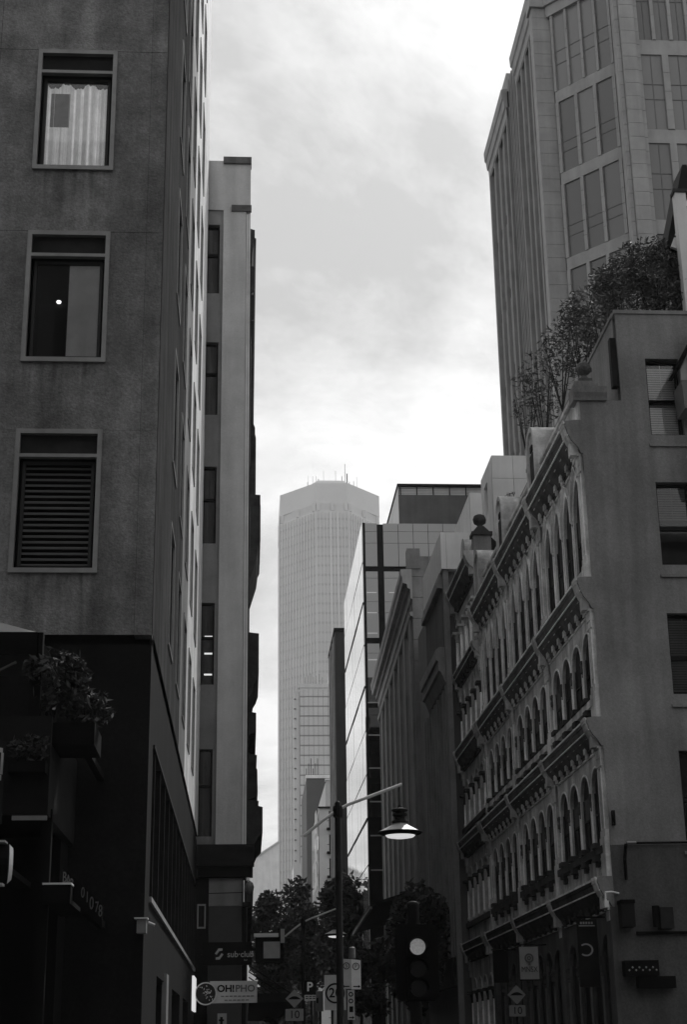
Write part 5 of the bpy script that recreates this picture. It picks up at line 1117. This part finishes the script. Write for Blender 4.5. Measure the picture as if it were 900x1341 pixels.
# ------------------------------------------------------------------ dark first-floor terrace against the hotel base
def cafe_terrace():
    T = thing('cafe_terrace', 'deeply shaded raised terrace built against the hotel base', 'terrace', (-4.5, 22, 0))
    MB().box(-12, -2.75, 20.6, 23.98, 4.75, 4.95).build('floor_slab', BLACK, T); MB().box(-12, -2.6, 20.5, 20.6, 4.6, 5.9).build('front_panel', SOOT, T); MB().box(-2.75, -2.62, 20.61, 23.98, 4.62, 5.9).build('end_panel', SOOT, T)
    MB().box(-2.95, -2.8, 20.7, 20.85, 4.95, 7.1).build('post', BLACK, T); MB().box(-2.74, -2.60, 21.0, 21.14, 0, 4.74).build('post', BLACK, T); MB().box(-3.05, -2.6, 20.44, 20.49, 4.52, 4.575).build('edge_strip', RENDERB2, T)
    MB(lambda x, z, y: (x, y, z)).prism([(-2.5, 7.0), (-2.38, 7.0), (-2.15, 6.0), (-2.25, 6.0)], 22, 22.12).build('brace', BLACK, T); MB().box(-2.62, -2.2, 22.0, 22.1, 5.85, 5.98).build('brace_foot', BLACK, T)
    MB().box(-12, -2.7, 23.0, 23.97, 0, 4.6).build('shop_wall', BLACK, T)
    U = thing('cafe_umbrella', 'square dark umbrella with a pale top edge over the raised terrace', 'umbrella', (-4.2, 22, 4.95))
    MB().face([(-4.2, 22, 7.75), (-2.88, 20.7, 7.1), (-5.5, 20.7, 7.1)]).face([(-4.2, 22, 7.75), (-2.88, 20.7, 7.1), (-2.88, 23.3, 7.1)]).face([(-4.2, 22, 7.75), (-5.5, 20.7, 7.1), (-5.5, 23.3, 7.1)]).face([(-4.2, 22, 7.75), (-5.5, 23.3, 7.1), (-2.88, 23.3, 7.1)]).build('canopy', mat('umbrella_cloth', .25, .9, .05, 3), U)
    MB().box(-5.5, -2.88, 20.68, 20.70, 6.78, 7.1).box(-2.88, -2.86, 20.7, 23.3, 6.78, 7.1).build('valance', BLACK, U); MB().bar((-4.2, 22, 4.9), (-4.2, 22, 7.74), .04, 8).build('pole', SOOT, U)
    MB().bar((-4.1, 22, 6.6), (-3.2, 21, 6.75), .02, 6).build('strut', SIGNG, U)
    shrub('dark leafy shrub trailing down from the raised terrace edge', (-2.62, 20.9, 6.45), (.38, .4, .5), 900, .05, 51, 'terrace_plant', 'plants on the raised terrace', LEAF2, zb=5.9)
    shrub('dark shrub lower on the terrace corner beside the hotel wall', (-2.22, 21.3, 6.12), (.32, .4, .34), 700, .05, 52, 'terrace_plant', 'plants on the raised terrace', LEAF2, zb=5.7)
    shrub('small spiky plant behind the narrow upright sign', (-2.85, 20.4, 5.42), (.25, .15, .22), 350, .04, 53, 'terrace_plant', 'plants on the raised terrace', LEAF, zb=5.2)
    P = thing('planter_box', 'dark trough holding the trailing shrubs at the terrace edge', 'planter', (-2.4, 21, 5.6)); MB().box(-2.61, -2.05, 20.7, 21.7, 5.55, 5.85).build('trough', BLACK, P); MB().box(-2.3, -2.2, 21.5, 23.99, 5.6, 5.7).build('bracket', BLACK, P); MB().box(-3.1, -2.62, 20.2, 20.49, 5.1, 5.25).build('trough', BLACK, P)
    S = thing('blade_sign', 'narrow upright sign with a pale letter P on the terrace', 'sign', (-3.2, 20.2, 4.4)); a = Vector((.6, .8, 0)).normalized(); f = frame((-3.30, 20.1, 0), a, (-a.y, a.x, 0))
    MB(f).box(0, .24, 4.45, 5.52, 0, .1).build('panel', SOOT, S)
    pm = MB(f); pm.box(.04, .09, 4.85, 5.42, -.012, -.002).box(.09, .18, 5.36, 5.42, -.012, -.002).box(.16, .2, 5.08, 5.36, -.012, -.002).box(.09, .18, 5.0, 5.07, -.012, -.002).build('letter', SIGNG, S); MB(f).box(.06, .16, 4.55, 4.65, -.012, -.002).build('emblem', SIGNG, S); MB(f).box(.1, .2, 4.6, 4.7, .1, .42).build('bracket', SOOT, S)
    L_ = thing('drum_lamp', 'round pale-rimmed drum sign at the edge of the raised terrace', 'sign', (-3.2, 20.4, 3.6)); 
    MB().bar((-3.35, 20.3, 3.95), (-3.05, 20.35, 3.95), .25, 20).build('drum', BLACK, L_); MB().bar((-3.049, 20.35, 3.95), (-3.0, 20.36, 3.95), .25, 20, .2).build('rim', SIGNW, L_); MB().box(-3.36, -3.06, 20.05, 20.3, 4.19, 4.215).build('hood', SIGNG, L_); MB().box(-3.3, -3.1, 20.3, 22.99, 3.9, 3.98).build('bracket', BLACK, L_); MB().box(-3.36, -3.07, 20.1, 20.3, 3.66, 3.69).build('lower_rim', SIGNG, L_)
    A = thing('shop_awning', 'flat dark awning with a thin bright front edge under the terrace', 'awning', (-2.5, 21, 3.5)); MB().box(-2.66, -2.3, 20.9, 22.99, 3.5, 3.74).build('box', BLACK, A); MB().box(-2.67, -2.29, 20.88, 22.99, 3.742, 3.765).build('edge', SIGNW, A)
    W_ = thing('bar_sign', 'row of dim raised letters stepping along the dark shopfront', 'sign', (-2.2, 21, 3.5)); MB(lambda x, z, y: (x, y, z)).prism([(-2.45, 3.70), (-1.90, 3.2), (-1.90, 3.5), (-2.45, 4.0)], 21.2, 21.24).build('board', BLACK, W_); MB().box(-2.2, -2.1, 21.24, 23.98, 3.4, 3.5).build('bracket', BLACK, W_)
    for s, x, z, k in (('B', -2.42, 3.86, .20), ('A', -2.37, 3.82, .2), ('R', -2.32, 3.78, .18), ('0', -2.17, 3.66, .2), ('1', -2.11, 3.6, .2), ('0', -2.05, 3.52, .24), ('7', -1.98, 3.47, .2), ('8', -1.93, 3.42, .22)): text('lettering', s, k, (x, 21.19, z), (0, -1, 0), mat('dim_letter', .12, .6, 0), W_, .008, sx=.5)
cafe_terrace()

# ------------------------------------------------------------------ air
def haze():
    me = MB().box(-960, 960, -300, 1560, -1.6, 262).mesh('haze', ASPHALT); me.materials.clear()
    M = bpy.data.materials.new('haze_air'); M.use_nodes = True; t = M.node_tree; t.nodes.clear()
    o = N(t, 'ShaderNodeOutputMaterial'); v = N(t, 'ShaderNodeVolumePrincipled'); v.inputs['Color'].default_value = (.9, .9, .9, 1); v.inputs['Density'].default_value = .00017; v.inputs['Anisotropy'].default_value = .0
    t.links.new(v.outputs[0], o.inputs['Volume']); me.materials.append(M)
    ob = bpy.data.objects.new('haze', me); COL.objects.link(ob); setp(ob, kind='stuff')
haze()
